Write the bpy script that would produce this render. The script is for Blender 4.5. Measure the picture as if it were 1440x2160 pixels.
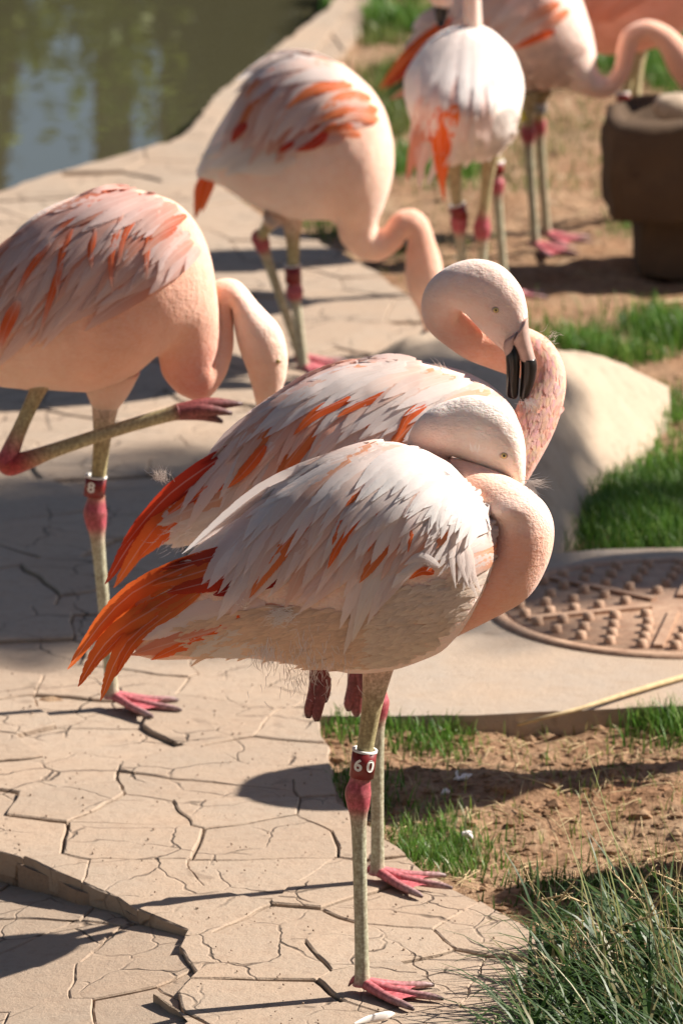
import bpy, bmesh, math, random
import numpy as np
from mathutils import Vector, Matrix
from mathutils.bvhtree import BVHTree
R = math.radians
for o in list(bpy.data.objects): bpy.data.objects.remove(o)
S = bpy.context.scene
COL = S.collection
rng = random.Random(7)
NR = np.random.RandomState(11)

# ------------------------------------------------------------------ camera, sky, sun, exposure
CAM_H, PITCH, F = 2.58, R(14.1), 12300.0          # F: focal length in pixels of the 1440 x 2160 photograph
cd = bpy.data.cameras.new('camera'); cam = bpy.data.objects.new('camera', cd); COL.objects.link(cam)
cam.location = (0, 0, CAM_H); cam.rotation_euler = (math.pi/2 - PITCH, 0, 0)
cd.sensor_fit = 'VERTICAL'; cd.sensor_height = 36; cd.lens = F/2160*36
cd.clip_start = .1; cd.clip_end = 2000
cd.dof.use_dof = True; cd.dof.focus_distance = 7.78; cd.dof.aperture_fstop = 8.5
S.camera = cam
SUN_EL, SUN_AZ = R(40), R(73)                      # azimuth from +Y towards +X
w = bpy.data.worlds.new('World'); S.world = w; w.use_nodes = True
nt = w.node_tree; bg = nt.nodes['Background']
sky = nt.nodes.new('ShaderNodeTexSky'); sky.sky_type = 'NISHITA'; sky.sun_disc = False
sky.air_density = .9; sky.dust_density = .6; sky.sun_elevation = SUN_EL; sky.sun_rotation = SUN_AZ
nt.links.new(sky.outputs[0], bg.inputs[0]); bg.inputs[1].default_value = .05
ld = bpy.data.lights.new('sun', 'SUN'); ld.energy = 5.0; ld.angle = R(.53); ld.color = (1, .93, .83)
sun = bpy.data.objects.new('sun', ld); COL.objects.link(sun)
SD = Vector((math.sin(SUN_AZ)*math.cos(SUN_EL), math.cos(SUN_AZ)*math.cos(SUN_EL), math.sin(SUN_EL)))
sun.rotation_euler = SD.to_track_quat('Z', 'Y').to_euler(); sun.location = (4, 12, 8)
S.view_settings.view_transform = 'Standard'; S.view_settings.look = 'None'
S.view_settings.exposure = 1.03; S.view_settings.gamma = 1

# ------------------------------------------------------------------ measuring helpers
FW = np.array([0, math.cos(PITCH), -math.sin(PITCH)]); UP = np.array([0, math.sin(PITCH), math.cos(PITCH)]); RT = np.array([1., 0, 0])
C0 = np.array([0, 0, CAM_H])
def ray(px, py): return FW + RT*(px-720)/F - UP*(py-1080)/F
def G(px, py, z=0.):                               # measured spot of the photograph -> point on the level z
    d = ray(px, py); return C0 + d*((z-CAM_H)/d[2])
def V(px, py, Y):                                  # -> point on the upright plane at distance Y
    d = ray(px, py); return C0 + d*(Y/d[1])

def tag(o, label=None, cat=None, group=None, kind=None):
    for k, v in (('label', label), ('category', cat), ('group', group), ('kind', kind)):
        if v: o[k] = v
    return o
def empty(name, loc):
    o = bpy.data.objects.new(name, None); COL.objects.link(o); o.location = loc; o.empty_display_size = .1; return o
def mesh(name, v, f, mats, parent=None, origin=(0, 0, 0), smooth=True, col=None, uv=None, mi=None):
    me = bpy.data.meshes.new(name); v = np.asarray(v, float) - np.asarray(origin, float)
    me.from_pydata(v.tolist(), [], [list(map(int, q)) for q in f])
    for m in (mats if isinstance(mats, (list, tuple)) else [mats]): me.materials.append(m)
    if smooth: me.polygons.foreach_set('use_smooth', [True]*len(me.polygons))
    if mi is not None: me.polygons.foreach_set('material_index', [int(i) for i in mi])
    if col is not None:
        c = np.ones((len(v), 4)); c[:, :3] = np.asarray(col)[:, :3]
        a = me.color_attributes.new('Col', 'FLOAT_COLOR', 'POINT'); a.data.foreach_set('color', c.ravel())
    if uv is not None:
        u = me.uv_layers.new(name='UVMap'); li = np.empty(len(me.loops), int); me.loops.foreach_get('vertex_index', li)
        u.data.foreach_set('uv', np.asarray(uv)[li].ravel())
    me.update()
    o = bpy.data.objects.new(name, me); COL.objects.link(o)
    if parent is not None: o.parent = parent
    else: o.location = origin
    return o
class MB:
    def __init__(s): s.v = []; s.f = []; s.c = []; s.u = []; s.m = []; s.n = 0
    def add(s, v, f, c=None, u=None, m=0):
        v = np.asarray(v, float); k = len(v)
        s.v.append(v); s.f += [[i+s.n for i in q] for q in f]; s.m += [m]*len(f)
        c = np.ones((k, 3)) if c is None else np.broadcast_to(np.asarray(c, float), (k, 3)); s.c.append(c)
        s.u.append(np.zeros((k, 2)) if u is None else u); s.n += k
    def build(s, name, mats, parent=None, origin=(0, 0, 0), smooth=True):
        return mesh(name, np.vstack(s.v), s.f, mats, parent, origin, smooth, np.vstack(s.c), np.vstack(s.u), s.m)

# numpy value noise
_P = NR.rand(64, 64, 64)
def vnoise(p):
    p = np.asarray(p, float); i = np.floor(p).astype(int); t = p-i; t = t*t*(3-2*t); r = 0
    for a in (0, 1):
        for b in (0, 1):
            for c in (0, 1):
                wgt = (t[..., 0] if a else 1-t[..., 0])*(t[..., 1] if b else 1-t[..., 1])*(t[..., 2] if c else 1-t[..., 2])
                r = r + wgt*_P[(i[..., 0]+a) % 64, (i[..., 1]+b) % 64, (i[..., 2]+c) % 64]
    return r*2-1
def fbm(p, o=4):
    r = 0; a = 1.; p = np.asarray(p, float)
    for _ in range(o): r = r + a*vnoise(p); p = p*2.03+7.1; a *= .5
    return r

# ------------------------------------------------------------------ materials
class M:
    def __init__(s, name, rough=.8, spec=.3):
        s.m = bpy.data.materials.new(name); s.m.use_nodes = True; s.t = s.m.node_tree
        s.b = s.t.nodes['Principled BSDF']; s.b.inputs['Roughness'].default_value = rough
        s.b.inputs['Specular IOR Level'].default_value = spec
    def n(s, typ, **kw):
        x = s.t.nodes.new(typ)
        for k, v in kw.items():
            if k in x.inputs: x.inputs[k].default_value = v
            else: setattr(x, k, v)
        return x
    def l(s, a, b): s.t.links.new(a, b)
    def noise(s, scale, detail=4, rough=.6, vec=None, stretch=None):
        x = s.n('ShaderNodeTexNoise', Scale=scale, Detail=detail, Roughness=rough)
        if vec is None: vec = s.n('ShaderNodeTexCoord').outputs['Object']
        if stretch:
            mp = s.n('ShaderNodeMapping'); mp.inputs['Scale'].default_value = stretch; s.l(vec, mp.inputs[0]); vec = mp.outputs[0]
        s.l(vec, x.inputs['Vector']); return x.outputs[0]
    def ramp(s, fac, stops):
        x = s.n('ShaderNodeValToRGB'); e = x.color_ramp.elements
        while len(e) < len(stops): e.new(.5)
        for k, (p, c) in zip(e, stops): k.position = p; k.color = (c[0], c[1], c[2], 1) if not isinstance(c, (int, float)) else (c, c, c, 1)
        s.l(fac, x.inputs[0]); return x.outputs[0]
    def mix(s, fac, a, b, mode='MIX'):
        x = s.n('ShaderNodeMix', data_type='RGBA', blend_type=mode)
        for i, q in ((0, fac), (6, a), (7, b)):
            if hasattr(q, 'is_output'): s.l(q, x.inputs[i])
            elif i == 0: x.inputs[0].default_value = q
            else: x.inputs[i].default_value = (q[0], q[1], q[2], 1)
        return x.outputs[2]
    def math(s, op, a, b=0.):
        x = s.n('ShaderNodeMath', operation=op)
        for i, q in ((0, a), (1, b)):
            if hasattr(q, 'is_output'): s.l(q, x.inputs[i])
            else: x.inputs[i].default_value = q
        return x.outputs[0]
    def base(s, c):
        if hasattr(c, 'is_output'): s.l(c, s.b.inputs['Base Color'])
        else: s.b.inputs['Base Color'].default_value = (*c, 1)
        return s
    def bump(s, h, st=.3, dist=.01):
        x = s.n('ShaderNodeBump'); x.inputs['Strength'].default_value = st; x.inputs['Distance'].default_value = dist
        s.l(h, x.inputs['Height']); s.l(x.outputs[0], s.b.inputs['Normal']); return s
    def attr(s, nm='Col'): return s.n('ShaderNodeVertexColor', layer_name=nm).outputs[0]

def translucent_mix(k, colour, fac, normal=None):
    tr = k.n('ShaderNodeBsdfTranslucent'); k.l(colour, tr.inputs[0])
    ms = k.n('ShaderNodeMixShader'); ms.inputs[0].default_value = fac
    out = k.t.nodes['Material Output']; k.l(k.b.outputs[0], ms.inputs[1]); k.l(tr.outputs[0], ms.inputs[2])
    k.l(ms.outputs[0], out.inputs[0]); return ms

def mat_plumage():
    k = M('plumage', .85, .12); a = k.attr()
    n1 = k.noise(60, 4, .65, stretch=(1, 1, 1)); n2 = k.noise(420, 3, .6, stretch=(.3, 1, .8))
    c = k.mix(k.ramp(n1, [(.35, 0), (.7, .7)]), a, (.95, .84, .78), 'MULTIPLY')
    c = k.mix(k.ramp(n2, [(.35, 0.), (.75, .2)]), c, (.93, .84, .79))
    k.base(c); k.bump(k.math('ADD', n2, k.math('MULTIPLY', n1, 2.4)), .42, .0035)
    k.b.inputs['Sheen Weight'].default_value = .25; k.b.inputs['Sheen Roughness'].default_value = .5
    k.b.inputs['Subsurface Weight'].default_value = .4; k.b.inputs['Subsurface Radius'].default_value = (1, .45, .3); k.b.inputs['Subsurface Scale'].default_value = .008
    return k.m
def mat_feather():
    k = M('feather', .6, .25); a = k.attr(); uv = k.n('ShaderNodeUVMap').outputs[0]
    sp = k.n('ShaderNodeSeparateXYZ'); k.l(uv, sp.inputs[0]); u, v = sp.outputs[0], sp.outputs[1]
    rnd = k.n('ShaderNodeObjectInfo').outputs['Random']
    e = k.math('MULTIPLY', k.math('ABSOLUTE', k.math('SUBTRACT', u, .5)), 2.)        # 0 shaft, 1 edge
    barb = k.math('SUBTRACT', v, k.math('MULTIPLY', e, .16))
    cb = k.n('ShaderNodeCombineXYZ'); k.l(k.math('MULTIPLY', barb, 26.), cb.inputs[0]); k.l(k.math('MULTIPLY', u, 1.3), cb.inputs[1]); k.l(k.math('MULTIPLY', rnd, 50.), cb.inputs[2])
    nb = k.n('ShaderNodeTexNoise', Scale=2.2, Detail=4., Roughness=.7); k.l(cb.outputs[0], nb.inputs['Vector']); nb = nb.outputs[0]
    c = k.mix(k.ramp(nb, [(.35, .0), (.65, .45)]), a, (.97, .89, .86), 'MULTIPLY')
    c = k.mix(k.ramp(e, [(0, .35), (.1, 0.)]), c, (.95, .88, .84))
    k.base(c); k.bump(k.math('ADD', nb, k.math('MULTIPLY', k.ramp(e, [(0, 1), (.12, 0)]), .3)), .4, .0012)
    tip = k.math('MULTIPLY', k.ramp(v, [(.55, 0), (1, 1)]), .42)
    al = k.math('GREATER_THAN', k.math('ADD', k.math('MULTIPLY', nb, 1.25), .62), k.math('ADD', k.math('MULTIPLY', k.ramp(e, [(.35, 0), (1, 1)]), .92), k.math('ADD', tip, .25)))
    ms = translucent_mix(k, c, .42)
    tp = k.n('ShaderNodeBsdfTransparent'); m2 = k.n('ShaderNodeMixShader'); k.l(al, m2.inputs[0]); k.l(tp.outputs[0], m2.inputs[1]); k.l(ms.outputs[0], m2.inputs[2])
    k.l(m2.outputs[0], k.t.nodes['Material Output'].inputs[0])
    return k.m
def mat_skin():
    k = M('leg_skin', .5, .4); a = k.attr(); n = k.noise(180, 3, .6, stretch=(1, 1, .5)); 
    vo = k.n('ShaderNodeTexVoronoi', Scale=230.); tc = k.n('ShaderNodeTexCoord'); mp = k.n('ShaderNodeMapping'); mp.inputs['Scale'].default_value = (.8, .8, 1.2)
    k.l(tc.outputs['Object'], mp.inputs[0]); k.l(mp.outputs[0], vo.inputs['Vector'])
    c = k.mix(k.ramp(n, [(.4, 0.), (.62, .6)]), a, (.42, .36, .30), 'MULTIPLY'); c = k.mix(k.ramp(vo.outputs[0], [(.25, 0), (.7, .5)]), c, (.5, .45, .4), 'MULTIPLY')
    k.base(c); k.bump(vo.outputs[0], -.5, .0015); return k.m
def simple(name, col, rough=.6, spec=.3, nscale=None, var=.25, bump=0, stretch=None, dist=.004):
    k = M(name, rough, spec)
    if nscale:
        n = k.noise(nscale, 5, .6, stretch=stretch)
        c = k.mix(k.ramp(n, [(.3, 0), (.7, 1)]), col, tuple(x*(1-var) for x in col)); k.base(c)
        if bump: k.bump(n, bump, dist)
    else: k.base(col)
    return k.m
def mat_stone(name, c1, c2, dark, bscale=45, crack=False):
    k = M(name, .9, .2); rnd = k.n('ShaderNodeObjectInfo').outputs['Random']
    tc = k.n('ShaderNodeTexCoord').outputs['Object']
    n1 = k.noise(5, 5, .6); n2 = k.noise(bscale, 6, .7); n3 = k.noise(240, 3, .7); n4 = k.noise(13, 2, .4)
    c = k.mix(k.ramp(n1, [(.35, 0), (.65, 1)]), c1, c2)
    c = k.mix(k.ramp(rnd, [(0, .0), (1, .35)]), c, tuple(x*.72 for x in c1))
    c = k.mix(k.ramp(n3, [(.55, 0.), (.72, .5)]), c, dark)
    c = k.mix(k.ramp(n4, [(.70, 0.), (.73, .55)]), c, tuple(x*.5 for x in c1))
    c = k.mix(k.ramp(n2, [(.3, .45), (.5, 0.)]), c, dark)
    if crack:
        wv = k.n('ShaderNodeTexNoise', Scale=9., Detail=3.); k.l(tc, wv.inputs['Vector']); ad = k.n('ShaderNodeVectorMath', operation='MULTIPLY_ADD'); k.l(wv.outputs[1], ad.inputs[0]); ad.inputs[1].default_value = (.09, .09, .0); k.l(tc, ad.inputs[2])
        vo = k.n('ShaderNodeTexVoronoi', feature='DISTANCE_TO_EDGE', Scale=8.5); k.l(ad.outputs[0], vo.inputs['Vector'])
        cr = k.math('MULTIPLY', k.ramp(vo.outputs[0], [(.006, 1), (.022, 0)]), k.ramp(k.noise(6, 2), [(.45, 0), (.6, 1)]))
        c = k.mix(k.math('MULTIPLY', cr, .75), c, tuple(x*.35 for x in dark)); n2 = k.math('SUBTRACT', n2, k.math('MULTIPLY', cr, 1.5))
    k.base(c); k.bump(k.math('ADD', n2, k.math('MULTIPLY', n3, .5)), .6, .004); return k.m
def mat_dirt():
    k = M('dirt', .95, .1); n1 = k.noise(4, 6, .65); n2 = k.noise(55, 6, .75); n3 = k.noise(22, 4, .7, stretch=(1, .4, 1))
    c = k.mix(k.ramp(n1, [(.35, 0), (.65, 1)]), (.33, .185, .105), (.40, .265, .165))
    c = k.mix(k.ramp(n2, [(.38, .8), (.55, 0.)]), c, (.14, .075, .04)); c = k.mix(k.ramp(n3, [(.58, 0.), (.72, .6)]), c, (.5, .37, .24))
    k.base(c); k.bump(k.math('ADD', n2, n3), .9, .012); return k.m
def mat_leaf(name, trans=.35, rough=.45):
    k = M(name, rough, .35); a = k.attr(); n = k.noise(30, 3)
    c = k.mix(k.ramp(n, [(.3, 0), (.7, .5)]), a, (.55, .6, .4), 'MULTIPLY'); k.base(c); translucent_mix(k, c, trans); return k.m
def mat_water():
    k = M('pond_water', .015, .5); k.base((.06, .055, .03)); k.b.inputs['IOR'].default_value = 1.33
    n = k.noise(9, 3, .5, stretch=(1, .5, 1)); k.bump(n, .035, .01); return k.m
def mat_iron():
    k = M('rusty_iron', .7, .3); k.b.inputs['Metallic'].default_value = .15; n = k.noise(25, 5, .65); n2 = k.noise(160, 3)
    c = k.mix(k.ramp(n, [(.35, 0), (.65, 1)]), (.47, .31, .21), (.34, .20, .13)); c = k.mix(k.ramp(n2, [(.5, 0), (.7, .4)]), c, (.2, .11, .07))
    k.base(c); k.bump(n2, .3, .003); return k.m
MT = dict(plum=mat_plumage(), feather=mat_feather(), skin=mat_skin(), dirt=mat_dirt(), water=mat_water(), iron=mat_iron(),
    stone=mat_stone('paving_stone', (.41, .302, .22), (.37, .292, .225), (.25, .17, .12), crack=True),
    joint=mat_stone('joint_mortar', (.36, .26, .19), (.30, .215, .155), (.12, .08, .055)),
    pad=mat_stone('concrete', (.41, .31, .23), (.38, .31, .25), (.33, .24, .17), 30),
    rock=mat_stone('boulder_rock', (.47, .36, .265), (.41, .32, .24), (.24, .17, .12), 25),
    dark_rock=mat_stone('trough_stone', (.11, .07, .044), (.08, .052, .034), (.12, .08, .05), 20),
    bill=simple('bill_black', (.010, .009, .010), .28, .5, 60, .4, .1), bill_base=simple('bill_pale', (.62, .42, .36), .4, .4, 70, .3, .1),
    eye=simple('eye_yellow', (.62, .48, .18), .15, .6), pupil=simple('pupil', (.01, .01, .01), .1, .6),
    band=simple('band_red', (.20, .012, .012), .35, .5, 40, .2), white=simple('band_white', (.8, .78, .74), .5, .3),
    yellow=simple('band_yellow', (.75, .68, .03), .4, .4), grey=simple('band_grey', (.35, .38, .4), .4, .4),
    grass=mat_leaf('grass_blade'), leaf=mat_leaf('tree_leaf', .3), bark=simple('bark', (.17, .115, .075), .9, .1, 14, .5, .8, (1, 1, .25), .03),
    straw=simple('dry_straw', (.62, .47, .27), .8, .2, 60, .35), trunk_pale=simple('pale_trunk', (.27, .19, .12), .9, .1, 10, .4, .6, (1, 1, .3), .03))

# ------------------------------------------------------------------ ground, path, pad, water
DIRT_Z, WATER_Z = -.024, -.10
pond_edge = [(-900, 700), (-300, 500), (0, 405), (60, 385), (180, 347), (280, 320), (380, 283), (425, 240), (450, 200), (530, 140), (610, 80), (690, 20), (740, -40), (800, -140)]
PE = np.array([G(*p) for p in pond_edge])
def in_poly(x, y, poly):
    r = np.zeros(np.shape(x), bool); n = len(poly)
    for i in range(n):
        x1, y1 = poly[i][:2]; x2, y2 = poly[(i+1) % n][:2]
        if y1 == y2: continue
        c = ((y1 > y) != (y2 > y)) & (x < (x2-x1)*(y-y1)/(y2-y1)+x1); r ^= c
    return r
POND = [tuple(p[:2]) for p in PE] + [(2.0, 30.), (-40., 30.), (-40., 7.)]
xs = np.concatenate([np.linspace(-400, -4, 14)[:-1], np.linspace(-4, -1.3, 20)[:-1], np.linspace(-1.3, 1.6, 230), np.linspace(1.6, 5, 20)[1:], np.linspace(5, 400, 14)[1:]])
ys = np.concatenate([np.linspace(-100, 6, 10)[:-1], np.linspace(6, 13.5, 420), np.linspace(13.5, 20, 90)[1:], np.linspace(20, 40, 20)[1:], np.linspace(40, 1200, 14)[1:]])
X, Y = np.meshgrid(xs, ys)
zz = DIRT_Z + .016*fbm(np.stack([X*3, Y*3, X*0], -1), 4) + .007*fbm(np.stack([X*17, Y*17, X*0+3], -1), 3)
zz -= .07*np.clip((X-.45)*1.5, 0, 1)*np.clip(Y-9.2, 0, 1)*0
zz = np.where(in_poly(X, Y, POND) | in_poly(X, Y, [G(*p)[:2] for p in [(-900, 1500), (300, 1890), (480, 2030), (440, 2500), (-900, 2500)]]), -.5, zz)
nx, ny = len(xs), len(ys)
idx = np.arange(nx*ny).reshape(ny, nx)
fq = np.stack([idx[:-1, :-1], idx[:-1, 1:], idx[1:, 1:], idx[1:, :-1]], -1).reshape(-1, 4)
tag(mesh('ground', np.stack([X, Y, zz], -1).reshape(-1, 3), fq, MT['dirt']), kind='structure')
wx = np.array([[-60, 3, WATER_Z], [4, 3, WATER_Z], [4, 30, WATER_Z], [-60, 30, WATER_Z]], float)
wpoly = [(p[0]+.06, p[1]-.02, WATER_Z) for p in PE] + [(2.0, 29.8, WATER_Z), (-39, 29.8, WATER_Z), (-39, 7.2, WATER_Z)]
tag(mesh('pond_water', wpoly, [list(range(len(wpoly)))], MT['water'], smooth=False), kind='structure')

def prism(mb, poly, z0, ztop, m=0, mtop=None):
    n = len(poly); b = [(p[0], p[1], z0) for p in poly]; t = [(p[0], p[1], ztop(p) if callable(ztop) else ztop) for p in poly]
    mb.add(b+t, [[i, (i+1) % n, n+(i+1) % n, n+i] for i in range(n)] + [list(range(n, 2*n))], m=m)
def ccw(p):
    a = sum(p[i][0]*p[(i+1) % len(p)][1]-p[(i+1) % len(p)][0]*p[i][1] for i in range(len(p)))
    return p if a > 0 else p[::-1]
def dens(poly, step, amp, sc, seed=0):               # subdivide and roughen an outline
    out = []
    n = len(poly)
    for i in range(n):
        a = np.array(poly[i][:2]); b = np.array(poly[(i+1) % n][:2]); k = max(1, int(np.linalg.norm(b-a)/step))
        k = min(k, 60)
        for j in range(k): out.append(a+(b-a)*j/k)
    out = np.array(out); q = np.c_[out*sc, np.full(len(out), seed*3.7)]
    return out + amp*np.stack([vnoise(q), vnoise(q+31.3)], -1)
ledge = [(-700, 1560), (-300, 1700), (0, 1792), (70, 1815), (150, 1852), (230, 1885), (300, 1918), (345, 1936), (400, 1962), (372, 1995), (420, 2050), (375, 2090), (398, 2150), (340, 2200), (360, 2400)]
right_edge = [(1270, 2420), (1215, 2160), (1165, 2000), (1100, 1950), (1000, 1893), (900, 1838), (820, 1778), (745, 1712), (718, 1690), (700, 1640), (688, 1570), (668, 1525), (650, 1495), (660, 1440), (740, 1180), (880, 1010), (1010, 860), (1000, 770), (940, 700), (870, 630), (800, 578), (720, 533), (640, 492), (560, 458), (490, 410), (445, 365), (440, 335), (490, 270), (560, 210), (640, 160), (715, 110), (762, 60), (775, 10), (800, -60), (850, -140)]
upper = [G(*p)[:2] for p in right_edge] + [p[:2] for p in PE[::-1]] + [G(-900, 1500)[:2]] + [G(*p)[:2] for p in ledge]
lower = [G(*p)[:2] for p in ledge[::-1]] + [G(-900, 1560)[:2], G(-900, 2420)[:2]]
upper = ccw([tuple(p) for p in upper]); lower = ccw([tuple(p) for p in lower])
xl0, xl1 = G(0, 1930)[0], G(430, 1960)[0]
def low_z(p): return -.006-.042*(xl1-p[0])/(xl1-xl0)
path = None
mb = MB(); up2 = ccw([tuple(p) for p in dens(upper, .012, .009, 22)])
prism(mb, up2, -.3, -.0135); path = tag(mb.build('path', MT['joint'], smooth=False), kind='structure')
mb = MB(); prism(mb, lower, -.6, lambda p: low_z(p)-.016)
# fan of the lower sheet is not planar: triangulate it from a grid of its own
plow = tag(mb.build('path_lower', MT['joint'], smooth=False), kind='structure')

def clip_half(poly, n, d):                           # keep dot(p, n) <= d
    out = []; k = len(poly)
    for i in range(k):
        a, b = poly[i], poly[(i+1) % k]; da, db = a[0]*n[0]+a[1]*n[1]-d, b[0]*n[0]+b[1]*n[1]-d
        if da <= 0: out.append(a)
        if da*db < 0: t = da/(da-db); out.append((a[0]+(b[0]-a[0])*t, a[1]+(b[1]-a[1])*t))
    return out
def area(p): return .5*sum(p[i][0]*p[(i+1) % len(p)][1]-p[(i+1) % len(p)][0]*p[i][1] for i in range(len(p)))
def paving(region, parent, sx, sy, y0, y1, x0, x1, zf, seed, skip=None):
    r = random.Random(seed); pts = []; j = 0; y = y0
    while y < y1:
        k = 1+max(0, y-9)*.12; x = x0+(sx*.5 if j % 2 else 0)
        while x < x1:
            pts.append((x+r.uniform(-.42, .42)*sx*k, y+r.uniform(-.4, .4)*sy*k)); x += sx*k*r.choice((.7, 1, 1.35))
        y += sy*k; j += 1
    ok = in_poly(np.array([p[0] for p in pts]), np.array([p[1] for p in pts]), region); cnt = 0
    for i, p in enumerate(pts):
        cell = [(p[0]-.6, p[1]-.6), (p[0]+.6, p[1]-.6), (p[0]+.6, p[1]+.6), (p[0]-.6, p[1]+.6)]
        near = sorted(range(len(pts)), key=lambda q: (pts[q][0]-p[0])**2+(pts[q][1]-p[1])**2)[1:16]
        gap = r.choice((.0002, .0003, .0005, .001, .0022))
        poly = [tuple(q) for q in region]; planes = []
        for q in near:
            n = (pts[q][0]-p[0], pts[q][1]-p[1]); L = math.hypot(*n); n = (n[0]/L, n[1]/L)
            d = n[0]*(p[0]+pts[q][0])/2+n[1]*(p[1]+pts[q][1])/2-gap
            cell = clip_half(cell, n, d)
            if len(cell) < 3: break
            planes.append((n, d))
        if len(cell) < 3: continue
        for n, d in planes:
            poly = clip_half(poly, n, d)
            if len(poly) < 3: break
        if len(poly) < 3 or area(poly) < .0003: continue
        cx = sum(q[0] for q in poly)/len(poly); cy = sum(q[1] for q in poly)/len(poly)
        if skip and skip(cx, cy): continue
        o2 = dens(poly, .018, .0065, 21, 0); pass
        n = len(o2); zt = zf((cx, cy)) + r.uniform(-.0025, .0025) - (.006 if r.random() < .15 else 0); tx, ty = r.gauss(0, .008), r.gauss(0, .008)
        zz = zt + (o2[:, 0]-cx)*tx + (o2[:, 1]-cy)*ty
        if zf is not flat: zz = np.array([zf(q) for q in o2]) + r.uniform(-.003, .004)
        inn = o2 + (np.array([cx, cy])-o2)*np.minimum(.3, .0028/np.maximum(np.linalg.norm(o2-np.array([cx, cy]), axis=1), .01))[:, None]
        v = np.vstack([np.c_[o2, zz-.035], np.c_[o2, zz-.002+.0012*vnoise(np.c_[o2*60, zz])], np.c_[inn, zz]])
        f = [[a, (a+1) % n, n+(a+1) % n, n+a] for a in range(n)]+[[n+a, n+(a+1) % n, 2*n+(a+1) % n, 2*n+a] for a in range(n)]+[list(range(2*n, 3*n))]
        o = mesh('paving_stone', v, f, MT['stone'], parent, smooth=False); cnt += 1
    return cnt
def flat(p): return 0.
n1 = paving(upper, path, .175, .17, 6.9, 14.2, -1.5, .75, flat, 3)
n2 = paving(lower, plow, .19, .15, 6.8, 8.8, -1.3, .1, low_z, 5)
print('stones', n1, n2)

# concrete pad with the manhole
padp = [(640, 1512), (800, 1514), (1000, 1512), (1200, 1503), (1440, 1492), (1900, 1470), (2200, 1150), (1440, 1158), (1250, 1163), (1160, 1172), (1000, 1180), (800, 1195), (730, 1250), (668, 1440)]
mb = MB(); pp = ccw([tuple(p) for p in dens([G(*p)[:2] for p in padp], .02, .004, 18)])
PADP = [tuple(p[:2]) for p in pp]; prism(mb, pp, -.3, .003); tag(mb.build('concrete_pad', MT['pad'], smooth=False), kind='structure')
mc = G(1428, 1287); MR = .305
man = tag(empty('manhole_cover', (mc[0], mc[1], .003)), 'round rusty iron manhole cover with raised studs set in the concrete pad', 'manhole cover')
def lathe(prof, n=64):
    v = [(r*math.cos(2*math.pi*i/n), r*math.sin(2*math.pi*i/n), z) for r, z in prof for i in range(n)]
    f = [[k*n+i, k*n+(i+1) % n, (k+1)*n+(i+1) % n, (k+1)*n+i] for k in range(len(prof)-1) for i in range(n)]
    return v, f
v, f = lathe([(MR+.02, 0), (MR+.018, .006), (MR-.004, .006), (MR-.008, -.002), (MR-.012, .001), (MR-.014, .004), (.06, .005), (0.0005, .005)])
mesh('lid', v, f, MT['iron'], man)
v, f = lathe([(MR-.03, .003), (MR-.03, .011), (MR-.05, .011), (MR-.05, .003)]); 
for a in range(6):
    c, s_ = math.cos(a*math.pi/3+.35), math.sin(a*math.pi/3+.35); L0, L1, h = .05, MR-.03, .008
    q = [(L0*c-h*s_, L0*s_+h*c), (L1*c-h*s_, L1*s_+h*c), (L1*c+h*s_, L1*s_-h*c), (L0*c+h*s_, L0*s_-h*c)]
    mb = MB(); prism(mb, ccw(q), .003, .011); mb.build('rib', MT['iron'], man, smooth=False)
stud = None
for a in range(6):
    for rr, k in ((.09, 1), (.135, 2), (.18, 3), (.225, 4), (.27, 5)):
        for j in range(k):
            an = a*math.pi/3+.35+math.pi/3*(j+.5)/k+(0 if k > 1 else 0)
            if abs(((an-.35) % (math.pi/3)) - 0) < .06: continue
            if stud is None:
                v, f = lathe([(.0105, .003), (.009, .016), (.0003, .017)], 8); stud = mesh('stud', v, f, MT['iron'], man); o = stud
            else: o = stud.copy(); COL.objects.link(o); o.parent = man
            o.location = (rr*math.cos(an), rr*math.sin(an), 0)

# ------------------------------------------------------------------ flamingos
def catmull(P, seg):
    P = np.asarray(P, float); n = len(P); out = []
    for i in range(n-1):
        p0, p1, p2, p3 = P[max(i-1, 0)], P[i], P[i+1], P[min(i+2, n-1)]
        for j in range(seg):
            t = j/seg; out.append(.5*((2*p1)+(-p0+p2)*t+(2*p0-5*p1+4*p2-p3)*t*t+(-p0+3*p1-3*p2+p3)*t**3))
    out.append(P[-1]); return np.array(out)
def loft(mb, st, Y0, seg=5, nr=36, m=0, lump=.0, cols=None, pw=1.):
    """stations: (ax, ay, bx, by, half depth in metres, depth offset, colour r g b)"""
    st = catmull(st, seg); rings = []; cc = []; uu = []
    for k, s in enumerate(st):
        a = V(s[0], s[1], Y0+s[5]); b = V(s[2], s[3], Y0+s[5]); c = (a+b)/2; h = (a-b)/2
        ph = np.linspace(0, 2*np.pi, nr, endpoint=False); cs, sn = np.cos(ph), np.sin(ph)
        cs2 = np.sign(cs)*np.abs(cs)**pw; sn2 = np.sign(sn)*np.abs(sn)**pw
        rings.append(c+cs2[:, None]*h+sn2[:, None]*np.array([0, -1., 0])*max(s[4], .002))
        cc.append(np.tile(s[6:9], (nr, 1)))
        uu.append(np.stack([ph/6.283, np.full(nr, k/len(st))], -1))
    v = np.vstack(rings); c = np.vstack(cc); nk = len(rings)
    if lump: 
        ctr = np.repeat([r.mean(0) for r in rings], nr, 0); d = v-ctr
        v = v + d*(lump*fbm(v*14, 3))[:, None]
    f = [[k*nr+i, k*nr+(i+1) % nr, (k+1)*nr+(i+1) % nr, (k+1)*nr+i] for k in range(nk-1) for i in range(nr)]
    f += [list(range(nr))[::-1], list(range((nk-1)*nr, nk*nr))]
    c = np.clip(c*(1+.08*fbm(v*25, 2))[:, None], 0, .95)
    mb.add(v, f, c, np.vstack(uu), m); return v, f
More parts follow.
